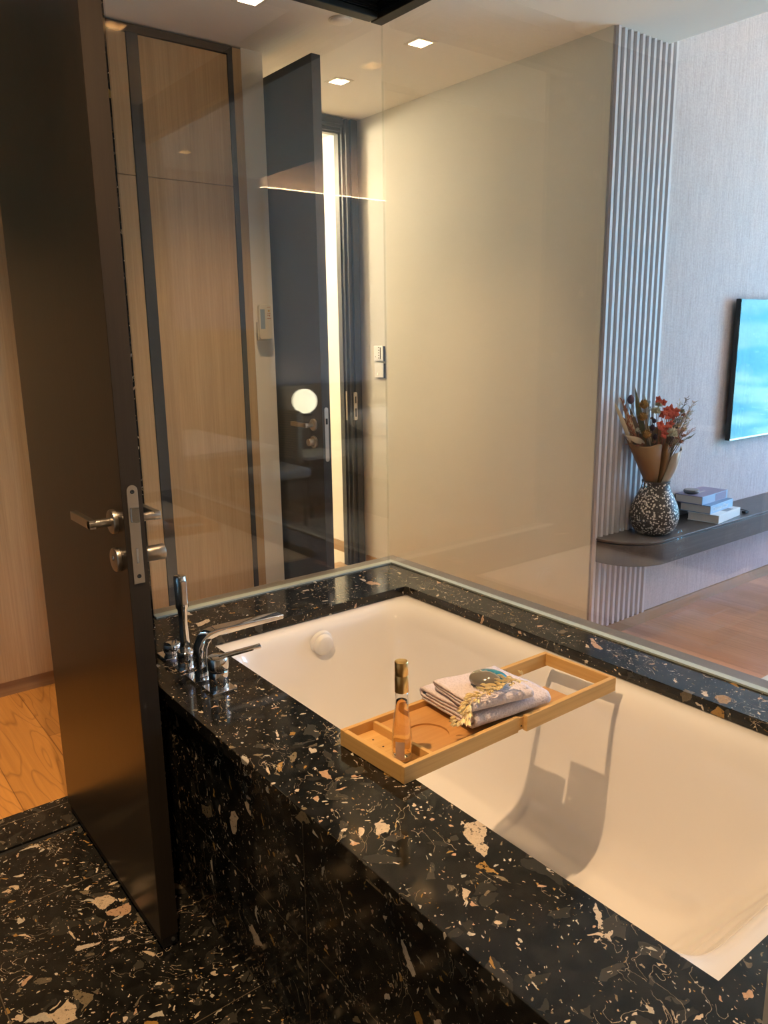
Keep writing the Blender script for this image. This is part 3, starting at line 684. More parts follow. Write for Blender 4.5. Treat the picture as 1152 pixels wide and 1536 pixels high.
def pl(pts, k=9):
    out = []
    for i in range(k):
        f = i/(k-1)*(len(pts)-1); a = min(int(f), len(pts)-2); out.append(pts[a].lerp(pts[a+1], f-a))
    return out
paper('wrapping_paper', pl([px(932, 640, -0.03), px(935, 657, 0.0), px(948, 667, 0.04), px(965, 668, 0.07), px(983, 662, 0.06), px(987, 668, 0.03)]),
      pl([px(970, 728, 0.0), px(972, 728, 0.02), px(976, 728, 0.03), px(981, 728, 0.03), px(984, 728, 0.02), px(985, 728, 0.01)]), M['kraft'])
paper('wrapping_paper', pl([px(986, 660, 0.0), px(994, 664, 0.03), px(1001, 672, 0.02), px(1006, 676, -0.02)]), pl([px(983, 728, 0.0), px(986, 728, 0.02), px(988, 728, 0.02), px(990, 728, 0.0)]), M['kraft'], seed=2)
paper('paper_lining', pl([px(1000, 679, 0.06), px(1008, 676, 0.06), px(1015, 674, 0.04), px(1018, 668, 0.0)]), pl([px(987, 728, 0.035), px(993, 728, 0.035), px(999, 728, 0.02), px(1002, 728, 0.0)]), M['kraftpale'], seed=4)
paper('wrapping_paper', pl([px(933, 640, -0.05), px(960, 640, -0.06), px(990, 642, -0.06), px(1015, 665, -0.04)]), pl([px(972, 728, -0.02), px(982, 728, -0.03), px(990, 728, -0.03), px(1000, 728, -0.02)]), M['kraft'], bulge=-0.02, seed=1)
def leaf(bm, a, c, w, bend=0.0, side=None, n_=6, mi=0):
    a, c = Vector(a), Vector(c); d = (c-a).normalized(); s = (side or d.cross(DE)).normalized(); u = s.cross(d).normalized()
    L_, R_, Mid = [], [], []
    for i in range(n_+1):
        f = i/n_; p = a.lerp(c, f) + u*bend*math.sin(f*PI); ww = w*math.sin(min(1, f*1.05+0.03)*PI)**0.8
        L_.append(bm.verts.new(p - s*ww)); Mid.append(bm.verts.new(p + u*ww*0.35)); R_.append(bm.verts.new(p + s*ww))
    for i in range(n_):
        bm.faces.new((L_[i], Mid[i], Mid[i+1], L_[i+1])).material_index = mi; bm.faces.new((Mid[i], R_[i], R_[i+1], Mid[i+1])).material_index = mi
R = random.Random(11)
cols = {k: mat('dried_'+k, c, 0.8, spec=0.15) for k, c in dict(straw=(0.56, 0.42, 0.27), rust=(0.38, 0.15, 0.09), ochre=(0.36, 0.19, 0.06), plum=(0.13, 0.075, 0.095),
        red=(0.58, 0.12, 0.08), cream=(0.68, 0.61, 0.45), pink=(0.58, 0.34, 0.27), twig=(0.19, 0.13, 0.09), grey=(0.46, 0.47, 0.46), olive=(0.20, 0.17, 0.09)).items()}
base = bp(0, 0.73)
def stem(p, m='twig', r=0.0012, dep=0.0):
    bm = nb(); mid = base.lerp(p, 0.5) + DE*dep + LA*R.uniform(-0.01, 0.01)
    tube(bm, [base, base.lerp(mid, 0.6), mid, mid.lerp(p, 0.6), p], r, 6); return obj('stem', bm, cols[m], bq)
# long curled leaves on the left
for (x0, y0, x1, y1, w, m_) in ((945, 668, 913, 594, .007, 'straw'), (955, 668, 926, 598, .009, 'straw'), (958, 665, 938, 608, .009, 'twig'), (962, 660, 948, 580, .010, 'olive'), (966, 640, 956, 588, .009, 'grey'),
                            (965, 665, 930, 650, .010, 'straw'), (972, 668, 962, 628, .009, 'straw'), (950, 655, 933, 622, .010, 'straw'), (1004, 650, 1006, 612, .006, 'straw')):
    w *= 1.35; bm = nb(); leaf(bm, px(x0, y0, R.uniform(0, 0.03)), px(x1, y1, R.uniform(-.02, .05)), w, R.uniform(-.015, .02)); obj('curled_leaf', bm, cols[m_], bq, smooth=True)
# rusty amaranth plumes
for (x0, y0, x1, y1) in ((955, 668, 931, 612), (957, 670, 936, 630), (962, 668, 940, 640), (950, 660, 928, 600)):
    a, c = px(x0, y0, 0.02), px(x1, y1, 0.02); bm = nb()
    for i in range(34):
        f = i/34; p = a.lerp(c, f) + Vector((R.uniform(-1, 1), R.uniform(-1, 1), R.uniform(-1, 1)))*0.006
        leaf(bm, p, p + (c-a).normalized()*0.018 + Vector((R.uniform(-1, 1), R.uniform(-1, 1), R.uniform(-.3, 1)))*0.010, 0.0028, 0.001, n_=3)
    obj('plume', bm, cols['rust'], bq)
# brown thistles
def burst(c, r, m_, nm, cnt=150, w=0.0016, core=0.5):
    bm = nb(); bmesh.ops.create_icosphere(bm, subdivisions=2, radius=r*core, matrix=Matrix.Translation(c))
    for i in range(cnt):
        a = R.uniform(0, 2*PI); z = R.uniform(-0.5, 1); q = math.sqrt(max(0, 1-z*z)); d = Vector((q*math.cos(a), q*math.sin(a), z))
        leaf(bm, c + d*r*0.3, c + d*r*R.uniform(0.85, 1.1), w, 0, side=d.orthogonal(), n_=3)
    return obj(nm, bm, cols[m_], bq)
for (x, y, r) in ((957, 606, .022), (956, 624, .021), (963, 650, .021)): p = px(x, y, 0.04); burst(p, r*1.1, 'ochre', 'thistle_head', 190, 0.0018, 0.75); stem(p)
for (x, y, r) in ((997, 649, .027), (973, 616, .020), (976, 606, .015)): p = px(x, y, 0.05); burst(p, r*1.1, 'cream', 'strawflower', 190, 0.0024, 0.4); stem(p)
for (x, y, r) in ((968, 614, .016), (966, 604, .012), (1022, 625, .013), (1010, 632, .015)): p = px(x, y, 0.01); burst(p, r, 'grey', 'silver_filler', 60, 0.001, 0.3); stem(p)
for (x, y, r) in ((942, 600, .018), (975, 642, .013), (971, 650, .012), (980, 656, .012), (977, 632, .010)):
    p = px(x, y, 0.0); bm = nb(); lathe(bm, [(0, -r*1.1), (r*0.6, -r*0.8), (r, -r*0.1), (r*0.8, r*0.7), (r*0.3, r*1.2), (0, r*1.3)], p, 14); obj('seed_pod', bm, cols['plum'], bq, smooth=True, subsurf=1); stem(p)
# red florets
for (x, y) in ((975, 599), (982, 603), (985, 614), (992, 612), (1000, 616), (988, 622), (982, 620), (997, 622), (980, 638), (988, 640), (986, 650), (978, 634), (992, 634)):
    p = px(x, y, 0.055+R.uniform(-.02, .01)); bm = nb()
    for i in range(5):
        a = i*2*PI/5 + R.uniform(-.3, .3); d = LA*math.cos(a) + Vector((0, 0, 1))*math.sin(a) + DE*0.35
        leaf(bm, p, p + d*0.021*R.uniform(.8, 1.2), 0.008, 0.003, side=d.cross(DE), n_=4)
    obj('red_flower', bm, cols['red'], bq, smooth=True); stem(p, 'rust', 0.0008)
# airy grasses on the right
for (x, y, m_) in ((1018, 597, 'twig'), (1030, 603, 'straw'), (1014, 604, 'straw'), (1024, 612, 'pink'), (1032, 618, 'straw'), (1020, 640, 'pink'), (1028, 645, 'pink'), (1012, 655, 'pink'), (1033, 655, 'olive'), (1006, 660, 'straw'), (1001, 622, 'olive'), (1008, 644, 'pink'), (1018, 626, 'straw'), (1026, 630, 'straw'), (1016, 660, 'pink')):
    p = px(x, y, R.uniform(-.02, .05)); bm = nb(); a0 = px(995+R.uniform(-4, 6), 676, 0.0); tube(bm, [base, a0, a0.lerp(p, 0.6)+LA*0.004, p], 0.0008, 5)
    for i in range(46):
        f = 0.30 + 0.70*i/46; q = a0.lerp(p, f) + Vector((R.uniform(-1, 1), R.uniform(-1, 1), R.uniform(-1, 1)))*0.004
        leaf(bm, q, q + (p-a0).normalized()*0.010 + (LA*R.uniform(-1, 1) + DE*R.uniform(-1, 1) + Vector((0, 0, R.uniform(-.2, .6))))*0.015, 0.0013, 0, n_=3)
    obj('grass_plume', bm, cols[m_], bq)
for i in range(46):
    x, y = R.uniform(942, 1020), R.uniform(615, 670); p = px(x, y, R.uniform(-.03, .045)); burst(p, R.uniform(.009, .015), R.choice(['olive', 'rust', 'pink', 'straw', 'twig', 'cream', 'rust']), 'filler_sprig', 40, 0.0016, 0.3); stem(p)

# ------------------------------------------------------------------ books on the shelf
M['pages'] = mat('book_pages', (0.66, 0.59, 0.53), 0.8)
def book(label, F, Rr, wid, z0, h, cover, spine=None, patch=None):
    """F front corner, Rr far corner of the spine edge (x, y); the width runs towards the wall"""
    F, Rr = Vector((*F, 0)), Vector((*Rr, 0)); e = (Rr-F); L_ = e.length; ang = math.atan2(e.y, e.x)
    t = thing('book', label, 'book', (F.x, F.y, z0), (0, 0, ang), group='books stacked on the shelf')
    b = nb(); box(b, 0.004, L_-0.004, 0.003, wid-0.003, 0.003, h-0.003); obj('pages', b, M['pages'], t, local=True)
    b = nb(); box(b, 0, L_, 0, wid, 0, 0.003); box(b, 0, L_, 0, wid, h-0.003, h); obj('cover', b, cover, t, local=True, bevel=0.0008)
    b = nb(); box(b, 0, L_, -0.0025, 0.0005, 0, h); obj('spine', b, spine or cover, t, local=True, bevel=0.001)
    return t, L_
def text(parent, body, size, loc, rot, m, name='printed_title', ext=0.0003):
    cu = bpy.data.curves.new(name, 'FONT'); cu.body = body; cu.size = size; cu.extrude = ext; cu.align_x = 'LEFT'
    dg = bpy.data.objects.new('tmp', cu); C.objects.link(dg); bpy.context.view_layer.update()
    me = bpy.data.meshes.new_from_object(dg.evaluated_get(bpy.context.evaluated_depsgraph_get())); bpy.data.objects.remove(dg)
    me.materials.clear(); me.materials.append(m); o = bpy.data.objects.new(name, me); C.objects.link(o); o.parent = parent; o.location = loc; o.rotation_euler = rot; return o
bw = mat('book_white', (0.72, 0.74, 0.74), 0.4); bb_ = mat('book_blue', (0.12, 0.22, 0.36), 0.4); bs = mat('book_blue_spine', (0.34, 0.52, 0.72), 0.4); bg_ = mat('book_grey_violet', (0.25, 0.22, 0.33), 0.35); bgs = mat('book_slate_spine', (0.32, 0.45, 0.64), 0.4)
ink = mat('title_ink', (0.70, 0.66, 0.58), 0.5)
t, L_ = book('white hardback at the bottom of the shelf stack', (0.350, 1.705), (0.318, 1.960), 0.150, 0.5005, 0.040, bw)
b = nb(); box(b, 0.12, 0.20, 0.008, 0.05, 0.040, 0.0404); obj('cover_patch', b, mat('patch_grey', (0.22, 0.24, 0.26), 0.5), t, local=True)
t, L_ = book('blue hardback in the middle of the shelf stack', (0.308, 1.700), (0.282, 1.950), 0.150, 0.5408, 0.040, bb_, bs)
text(t, 'Christian Dior', 0.030, (0.022, -0.0028, 0.010), (PI/2, 0, 0), bw)
t, L_ = book('grey violet hardback on top of the shelf stack', (0.270, 1.688), (0.254, 1.945), 0.138, 0.5811, 0.040, bg_, bgs)
b = nb(); box(b, 0.13, 0.24, -0.0030, -0.0026, 0.002, 0.038); obj('spine_panel', b, bg_, t, local=True)
b = nb(); [box(b, 0.05+0.014*i, 0.058+0.014*i, 0.06, 0.070, 0.040, 0.0402) for i in range(8)]; obj('printed_title', b, ink, t, local=True)['kind'] = 'stuff'
t = thing('smart_puck', 'small grey disc shaped gadget on top of the stacked books', 'speaker', (0.182, 1.738, 0.6216))
b = nb(); lathe(b, [(0, 0), (0.029, 0), (0.035, 0.004), (0.037, 0.011), (0.034, 0.018), (0, 0.0185)], n=40); obj('body', b, mat('puck_grey', (0.13, 0.125, 0.13), 0.5), t, local=True, smooth=True)
b = nb(); lathe(b, [(0, 0.0187), (0.031, 0.0187), (0.033, 0.0180)], n=40); obj('top_cap', b, mat('puck_top', (0.24, 0.23, 0.23), 0.5), t, local=True, smooth=True)
t = thing('cable_plug', 'tiny black plug lying on the dark shelf behind the books', 'plug', (0.315, 2.02, 0.5005))
b = nb(); box(b, -0.010, 0.010, -0.014, 0.014, 0, 0.012); obj('body', b, M['black'], t, local=True, bevel=0.002)
b = nb(); tube(b, [(0.0, 0.014, 0.006), (0.004, 0.03, 0.004), (-0.02, 0.05, 0.003), (-0.06, 0.055, 0.003)], 0.002, 8); obj('cable', b, M['black'], t, local=True)

# ------------------------------------------------------------------ remote and switches
M['cream_plastic'] = mat('cream_plastic', (0.66, 0.60, 0.48), 0.4)
rc = thing('remote_control', 'cream air conditioner remote clipped to the white wall end beside the wardrobe', 'remote control', (-0.918, 0.026, 1.46))
b = nb(); prism(b, rrect(-0.006, 0.058, 1.385, 1.535, 0.012, 5), 0, -0.918, -0.903); obj('case', b, M['cream_plastic'], rc, bevel=0.002)
b = nb(); prism(b, rrect(-0.010, 0.062, 1.38, 1.42, 0.006, 4), 0, -0.9295, -0.916); box(b, -0.9295, -0.912, -0.010, -0.006, 1.38, 1.46); obj('holder', b, M['cream_plastic'], rc, bevel=0.001)
b = nb(); box(b, -0.903, -0.9022, 0.000, 0.022, 1.430, 1.514); obj('display', b, mat('lcd_grey_blue', (0.30, 0.38, 0.44), 0.2), rc)
rd = mat('remote_print', (0.42, 0.16, 0.08), 0.5)
b = nb()
for y0, y1, z0, z1 in ((0.034, 0.050, 1.522, 1.524), (0.036, 0.041, 1.495, 1.498), (0.044, 0.050, 1.495, 1.499), (0.036, 0.040, 1.486, 1.492), (0.044, 0.048, 1.484, 1.491), (0.034, 0.052, 1.474, 1.477)):
    box(b, -0.903, -0.9026, y0, y1, z0, z1)
obj('printed_marks', b, rd, rc)
b = nb(); lathe(b, [(0, 0.0006), (0.005, 0.0006), (0.005, 0)], n=20)
bmesh.ops.transform(b, matrix=Matrix.Translation((-0.903, 0.043, 1.508)) @ Matrix.Rotation(PI/2, 4, 'Y'), verts=b.verts); obj('button', b, mat('button_amber', (0.55, 0.35, 0.12), 0.4), rc)
M['silver'] = mat('silver_plate', (0.62, 0.64, 0.68), 0.32, metal=0.7)
def swplate(label, x0, x1, z0, z1, name):
    t = thing(name, label, 'switch', ((x0+x1)/2, 1.03, (z0+z1)/2)); b = nb(); box(b, x0+0.002, x1+0.003, 1.029, 1.0378, z0-0.002, z1-0.002); obj('back_box', b, M['tvbody'], t)
    b = nb(); box(b, x0, x1, 1.023, 1.029, z0, z1); obj('plate', b, M['silver'], t, bevel=0.0015); return t
t = swplate('silver room control plate with a dark slot on the beige wall, above the other', -1.432, -1.348, 1.252, 1.336, 'control_panel')
b = nb(); box(b, -1.374, -1.366, 1.0222, 1.0232, 1.262, 1.328); obj('card_slot', b, M['black'], t)
for i in range(5):
    z = 1.266 + i*0.0145; b = nb(); box(b, -1.390, -1.381, 1.0222, 1.0232, z, z+0.005); obj('button', b, M['tvbody'], t)
b = nb(); cyl(b, (-1.416, 1.0222, 1.275), (-1.416, 1.0232, 1.275), 0.003, n=14); obj('indicator', b, M['black'], t)
t = swplate('silver wall plate with one round button on the beige wall, below the slotted one', -1.428, -1.346, 1.158, 1.240, 'light_switch')
b = nb(); cyl(b, (-1.392, 1.0200, 1.178), (-1.392, 1.0232, 1.178), 0.006, n=20); obj('button', b, M['latchsteel'], t)

# ------------------------------------------------------------------ bamboo bath tray
M['bamboo'] = wood('bamboo_light', (0.56, 0.30, 0.085), (0.74, 0.46, 0.165), 0.38, 1, 110, spec=0.4)
M['bamboo_x'] = wood('bamboo_cross', (0.56, 0.30, 0.085), (0.74, 0.46, 0.165), 0.38, 0, 110, spec=0.4)
M['bamboo_floor'] = wood('bamboo_board', (0.48, 0.225, 0.065), (0.62, 0.33, 0.110), 0.40, 1, 90, spec=0.4)
TR = thing('bath_tray', 'extended bamboo bath tray lying across the white tub', 'tray', (1.097, -0.915, 0.5608), (math.radians(-2.0), 0, math.radians(2.6)))
HW, TL, TH, BR = 0.1, 0.690, 0.036, 0.335
def tpart(name, mt, *boxes, bevel=0.0012, parent=TR, **k):
    b = nb()
    for q in boxes: box(b, *q)
    return obj(name, b, mt, parent, local=True, bevel=bevel, **k)
tpart('side_rail', M['bamboo'], (HW-0.010, HW, 0.0, BR, 0.0, TH)); tpart('side_rail', M['bamboo'], (-HW, -HW+0.010, 0.0, BR+0.02, 0.0, TH))
tpart('end_board', M['bamboo_x'], (-HW+0.0102, HW-0.0102, 0.0, 0.012, 0.0005, TH-0.0003))
tpart('divider', M['bamboo_x'], (-HW+0.0102, HW-0.0102, 0.080, 0.089, 0.012, TH-0.004))
tpart('soap_floor', M['bamboo'], (-HW+0.0102, HW-0.0102, 0.0122, 0.0798, 0.008, 0.013), bevel=0)
b = nb()
for x, y in ((-0.045, 0.03), (-0.055, 0.052), (-0.02, 0.05), (0.0, 0.032)): cyl(b, (x, y, 0.0128), (x, y, 0.0133), 0.0022, n=12)
obj('drain_holes', b, M['black'], TR, local=True)['kind'] = 'stuff'
# board with a round recess for a glass
def recess_board(x0, x1, y0, y1, z0, z1, cx_, cy_, r, dep):
    bm = nb(); n_ = 64
    circ = [bm.verts.new((cx_+r*math.cos(2*PI*i/n_), cy_+r*math.sin(2*PI*i/n_), z1)) for i in range(n_)]
    low = [bm.verts.new((v.co.x, v.co.y, z1-dep)) for v in circ]
    rect = [bm.verts.new((x, y, z1)) for x, y in ((x0, y0), (x1, y0), (x1, y1), (x0, y1))]
    es = [bm.edges.new((circ[i], circ[(i+1) % n_])) for i in range(n_)] + [bm.edges.new((rect[i], rect[(i+1) % 4])) for i in range(4)]
    bmesh.ops.triangle_fill(bm, use_beauty=True, edges=es)
    for i in range(n_): bm.faces.new((circ[i], circ[(i+1) % n_], low[(i+1) % n_], low[i]))
    bm.faces.new(low); bot = [bm.verts.new((v.co.x, v.co.y, z0)) for v in rect]
    for i in range(4): bm.faces.new((rect[i], rect[(i+1) % 4], bot[(i+1) % 4], bot[i]))
    bm.faces.new(bot[::-1]); return bm
obj('main_board', recess_board(-HW+0.0102, HW-0.0102, 0.0892, 0.430, 0.012, 0.0215, 0.008, 0.150, 0.045, 0.004), M['bamboo_floor'], TR, local=True)
tpart('inner_rail', M['bamboo'], (HW-0.0095, HW-0.0015, BR, 0.360, 0.003, TH-0.004), bevel=0.0005)
tpart('extension_rail', M['bamboo'], (HW-0.003, HW+0.009, 0.352, TL, 0.0, TH)); tpart('extension_rail', M['bamboo'], (-HW-0.009, -HW+0.003, 0.352, TL, 0.0, TH))
tpart('extension_end', M['bamboo_x'], (-HW+0.0032, HW-0.0032, TL-0.012, TL-0.0002, 0.004, TH-0.0005))
tpart('sliding_board', M['bamboo_floor'], (0.004, HW-0.0035, 0.431, 0.545, 0.010, 0.017)); tpart('ledge_board', M['bamboo_floor'], (-HW+0.0035, -0.002, 0.431, 0.510, 0.017, 0.023))
b = nb(); cyl(b, (-HW+0.003, 0.52, 0.026), (-HW+0.0036, 0.52, 0.026), 0.0035, n=14); cyl(b, (HW-0.0015, 0.345, 0.012), (HW-0.0008, 0.345, 0.012), 0.002, n=12); obj('screw_hole', b, M['black'], TR, local=True)

# ------------------------------------------------------------------ bottle
M['bglass'] = glassmat('bottle_glass', (0.985, 0.97, 0.95), k=1.6)
M['liquid'] = mat('amber_liquid', (1.0, 0.87, 0.64), 0.0, trans=1.0, ior=1.10)
M['gold'] = mat('gold_cap', (0.85, 0.56, 0.22), 0.28, metal=1.0)
BT = thing('bottle', 'slim bottle of amber liquid with a gold cap standing on the bamboo tray', 'bottle', (1.137, -0.866, 0.5755))
op = [(0, 0), (0.0185, 0), (0.0205, 0.003), (0.0205, 0.030), (0.0195, 0.055), (0.0165, 0.085), (0.0140, 0.110), (0.0125, 0.130), (0.0120, 0.145), (0.0, 0.145)]
b = nb(); lathe(b, op, n=48); obj('glass_body', b, M['bglass'], BT, local=True, smooth=True)
b = nb(); lathe(b, [(0, 0.008), (0.0165, 0.008), (0.0180, 0.011), (0.0180, 0.030), (0.0172, 0.055), (0.0143, 0.085), (0.0118, 0.110), (0.0108, 0.124), (0, 0.124)], n=48)
obj('liquid', b, M['liquid'], BT, local=True, smooth=True)
b = nb(); lathe(b, [(0, 0.206), (0.0125, 0.206), (0.0135, 0.204), (0.0135, 0.179), (0.0130, 0.178), (0.0135, 0.177), (0.0138, 0.143), (0, 0.143)], n=48); obj('cap', b, M['gold'], BT, local=True, smooth=True, bevel=0.0004)
b = nb(); a0 = math.atan2(-0.89, 1.1) - 0.15
rows = [[(0.0208*math.cos(a0+(i-4)*0.13)*(1 if z < 0.036 else 0.985), 0.0208*math.sin(a0+(i-4)*0.13)*(1 if z < 0.036 else 0.985), z) for i in range(8)] for z in (0.006, 0.034, 0.044)]
obj('paper_label', sheet_patch(rows), mat('bottle_label', (0.62, 0.42, 0.30), 0.5), BT, local=True, smooth=True)

# ------------------------------------------------------------------ towels
m = mat('towel_lilac_grey', (0.50, 0.42, 0.40), 0.9, spec=0.1); n = N(m)
cw = n.n('ShaderNodeTexVoronoi'); cw.inputs['Scale'].default_value = 210; n.l(n.coord(scale=(1, 1, 1), rot=(0, 0, 0.785)), cw.inputs['Vector'])
n.color(n.ramp(cw.outputs['Distance'], [(0.1, (0.60, 0.51, 0.505)), (0.6, (0.72, 0.625, 0.62))])); n.bump(cw.outputs['Distance'], 0.0015, 0.8); M['towel'] = m
def towel(label, loc, rot, wid, length, layers, th, gap, seed):
    """serpentine folded cloth: rounded folds on both sides, layers showing on the front end"""
    t = thing('folded_towel', label, 'towel', loc, rot, group='folded hand towels')
    hw = wid/2; pitch = th + gap; lev = []; lo_, hi_ = 0, layers-1
    while lo_ <= hi_:                                     # wound like a roll: bottom, top, then the inner plies
        lev.append(lo_)
        if hi_ != lo_: lev.append(hi_)
        lo_ += 1; hi_ -= 1
    path = []; s = 1; ext = hw - pitch*layers*0.45
    for k, q in enumerate(lev):
        z = th/2 + q*pitch; nxt = th/2 + lev[k+1]*pitch if k+1 < len(lev) else None
        e0 = ext - 0.004*(k//2) - (0.012 if k == len(lev)-1 else 0)
        path += [(s*(-e0 + 2*e0*i/14), z) for i in range(15)]
        if nxt is not None:
            zc_, rz_ = (z+nxt)/2, (nxt-z)/2; rx_ = min(abs(rz_)*0.9, 0.016)
            path += [(s*(e0 + rx_*math.sin(PI*j/8)), zc_ - rz_*math.cos(PI*j/8)) for j in range(1, 8)]
        s = -s
    bm = nb(); ny = 22; rr = random.Random(seed); rows = []
    for side in (1, -1):
        off = []
        for i, p in enumerate(path):
            q0, q1 = path[max(i-1, 0)], path[min(i+1, len(path)-1)]; dx, dz = q1[0]-q0[0], q1[1]-q0[1]; l = math.hypot(dx, dz) or 1
            off.append((p[0] - side*dz/l*th/2, p[1] + side*dx/l*th/2))
        rows.append(off)
    outline = rows[0] + rows[1][::-1]; rings = []
    for j in range(ny+1):
        y = length*j/ny; ring = []
        for (x, z) in outline:
            f = noise.noise(Vector((x*18+seed, y*18, z*12)))*0.0020; fx_ = noise.noise(Vector((y*22, seed*3, z*60)))*0.0022
            edge = 0.003*noise.noise(Vector((x*30, z*160, seed))) if j in (0, ny) else 0
            top = z/(layers*pitch); ring.append(bm.verts.new((x + fx_, y - length/2 + edge + 0.004*top*math.sin(x*30), max(0.0004, z + f*top + 0.0015*top*math.cos(x/hw*1.4)))))
        rings.append(ring)
    for A, B2 in zip(rings, rings[1:]):
        for i in range(len(A)): bm.faces.new((A[i], A[(i+1) % len(A)], B2[(i+1) % len(A)], B2[i]))
    nn_ = len(path)
    for ring in (rings[0], rings[-1]):
        for i in range(nn_-1): bm.faces.new((ring[i], ring[i+1], ring[2*nn_-2-i], ring[2*nn_-1-i]))
    obj('cloth', bm, M['towel'], t, local=True, smooth=True); return t
TB = Matrix.LocRotScale(TR.location, TR.rotation_euler, (1, 1, 1))
p1 = TB @ Vector((-0.006, 0.338, 0.0345)); towel('larger folded lilac grey towel lying directly on the bamboo tray', p1, (math.radians(-2.0), 0, math.radians(-3)), 0.196, 0.225, 4, 0.0058, 0.0022, 3)
p2 = Vector((1.098, -0.605, 0.6210)); towel('smaller folded lilac grey towel under the teal stone, on the larger one', p2, (math.radians(-2.0), 0, math.radians(-9)), 0.150, 0.165, 3, 0.0050, 0.0020, 8)

# ------------------------------------------------------------------ stone
m = mat('glazed_stone', rough=0.10, coat=0.6); n = N(m)
tcx = n.coord(); sx = n.n('ShaderNodeSeparateXYZ'); n.l(tcx, sx.inputs[0]); nz_ = n.noise(tcx, 28, 2)
fac = n.math('ADD', n.math('ADD', n.math('MULTIPLY', sx.outputs[1], 14.0), n.math('MULTIPLY', sx.outputs[0], 6.0)), n.math('MULTIPLY', nz_.outputs['Fac'], 1.0))
n.color(n.ramp(fac, [(0.36, (0.20, 0.175, 0.14)), (0.46, (0.45, 0.43, 0.38)), (0.50, (0.010, 0.16, 0.24)), (0.85, (0.04, 0.40, 0.52))])); n.b.inputs['Metallic'].default_value = 0.15
st = thing('stone', 'glossy rounded stone, half teal and half grey, on top of the towels', 'stone', (1.112, -0.600, 0.6430), (0, 0, math.radians(40)))
b = nb(); bmesh.ops.create_icosphere(b, subdivisions=4, radius=1.0); bmesh.ops.scale(b, vec=(0.043, 0.034, 0.0190), verts=b.verts); bmesh.ops.translate(b, vec=(0, 0, 0.0145), verts=b.verts); obj('pebble', b, m, st, local=True, smooth=True)

# ------------------------------------------------------------------ dried oat sprig
M['oat'] = mat('oat_straw', (0.95, 0.78, 0.42), 0.6, spec=0.3)
sg = thing('dried_oat_sprig', 'pale yellow dried oat sprig draped over the folded towels', 'dried grass', (1.15, -0.66, 0.65))
path = [Vector(q) for q in ((1.168, -0.535, 0.652), (1.160, -0.570, 0.664), (1.158, -0.600, 0.662), (1.156, -0.635, 0.658), (1.152, -0.665, 0.654), (1.152, -0.692, 0.645), (1.158, -0.715, 0.625), (1.160, -0.740, 0.609))]
b = nb(); tube(b, path, 0.0009, 8); obj('stem', b, M['oat'], sg)
RR = random.Random(5)
for i in range(78):
    f = 0.10 + 0.90*i/78; k = f*(len(path)-1); a = min(int(k), len(path)-2); p = path[a].lerp(path[a+1], k-a); d = (path[a+1]-path[a]).normalized()
    side = Vector((RR.uniform(-1, 1), RR.uniform(-.6, .6), RR.uniform(0.05, 0.7))); q = p + side.normalized()*RR.uniform(0.002, 0.016)
    ln = RR.uniform(0.014, 0.021); dd = (d*0.9 + side.normalized()*0.6).normalized(); b = nb()
    tube(b, [p, p.lerp(q, 0.6), q], 0.0003, 4)
    for s_ in (-1, 1): leaf(b, q, q + (dd + Vector((s_*0.22, s_*0.12, 0.0))).normalized()*ln, 0.0027, 0.0012*s_, n_=5)
    tube(b, [q, q+dd*ln*0.4, q+dd*ln*0.85], [0.0005, 0.0016, 0.0002], 6)
    obj('spikelet', b, M['oat'], sg, smooth=True)

# ------------------------------------------------------------------ bedroom side, mostly seen mirrored in the glass
M['linen'] = mat('white_linen', (0.74, 0.72, 0.69), 0.85); M['grey_uph'] = fabric_wall('taupe_upholstery', (0.16, 0.14, 0.13), (0.23, 0.205, 0.19))
t = thing('headboard_wall', 'tall woven wall panelling with a cove light above the bed', 'wall panel', (3.37, 2.6, 0))
b = nb(); box(b, 3.31, 3.449, 1.42, 4.59, 0.0, 2.50); obj('panel', b, M['fabric'], t)
b = nb(); box(b, 3.355, 3.375, 1.44, 4.57, 2.501, 2.511); obj('light_strip', b, emit('cove_strip', (1.0, 0.62, 0.30), 110), t)
sbox('wall_niche', 3.33, 3.449, 0.051, 1.41, 1.45, Z1-0.002, M['fabric'])
t = thing('wall_board', 'oak board behind the desk', 'wall panel', (3.39, 0.7, 0)); sbox('board', 3.33, 3.449, 0.051, 1.41, 0.0, 1.448, M['oak'], t)
t = thing('headboard', 'long taupe headboard with a ribbed upper band', 'headboard', (3.28, 2.9, 0))
b = nb(); box(b, 3.25, 3.309, 1.42, 4.40, 0.0, 0.805); box(b, 3.25, 3.309, 1.42, 4.40, 0.985, 1.010); obj('cushion', b, M['grey_uph'], t, bevel=0.006)
b = nb(); y = 1.43
while y < 4.37: prism(b, [(3.309, y), (3.262, y+0.004), (3.255, y+0.015), (3.262, y+0.026), (3.309, y+0.030)], 2, 0.807, 0.983); y += 0.034
obj('ribbed_band', b, M['grey_uph'], t)['kind'] = 'stuff'
t = thing('globe_lamp', 'glowing round globe lamp fixed to the ribbed headboard beside the bed', 'lamp', (3.12, 1.60, 0.89))
b = nb(); lathe(b, [(0, -0.094)] + [(0.098*math.sin(a), -0.098*math.cos(a)) for a in [0.30+(PI-0.30)*i/24 for i in range(24)]] + [(0, 0.098)], n=40); obj('globe', b, emit('globe_glow', (1.0, 0.84, 0.58), 9), t, local=True, smooth=True)
b = nb(); lathe(b, [(0, -0.112), (0.06, -0.112), (0.06, -0.096), (0, -0.096)], n=32); cyl(b, (0.0, 0, -0.106), (0.13, 0, -0.106), 0.010, n=14); obj('bracket', b, M['tvbody'], t, local=True)
t = thing('nightstand', 'white topped dark nightstand under the globe lamp', 'nightstand', (3.05, 1.6, 0))
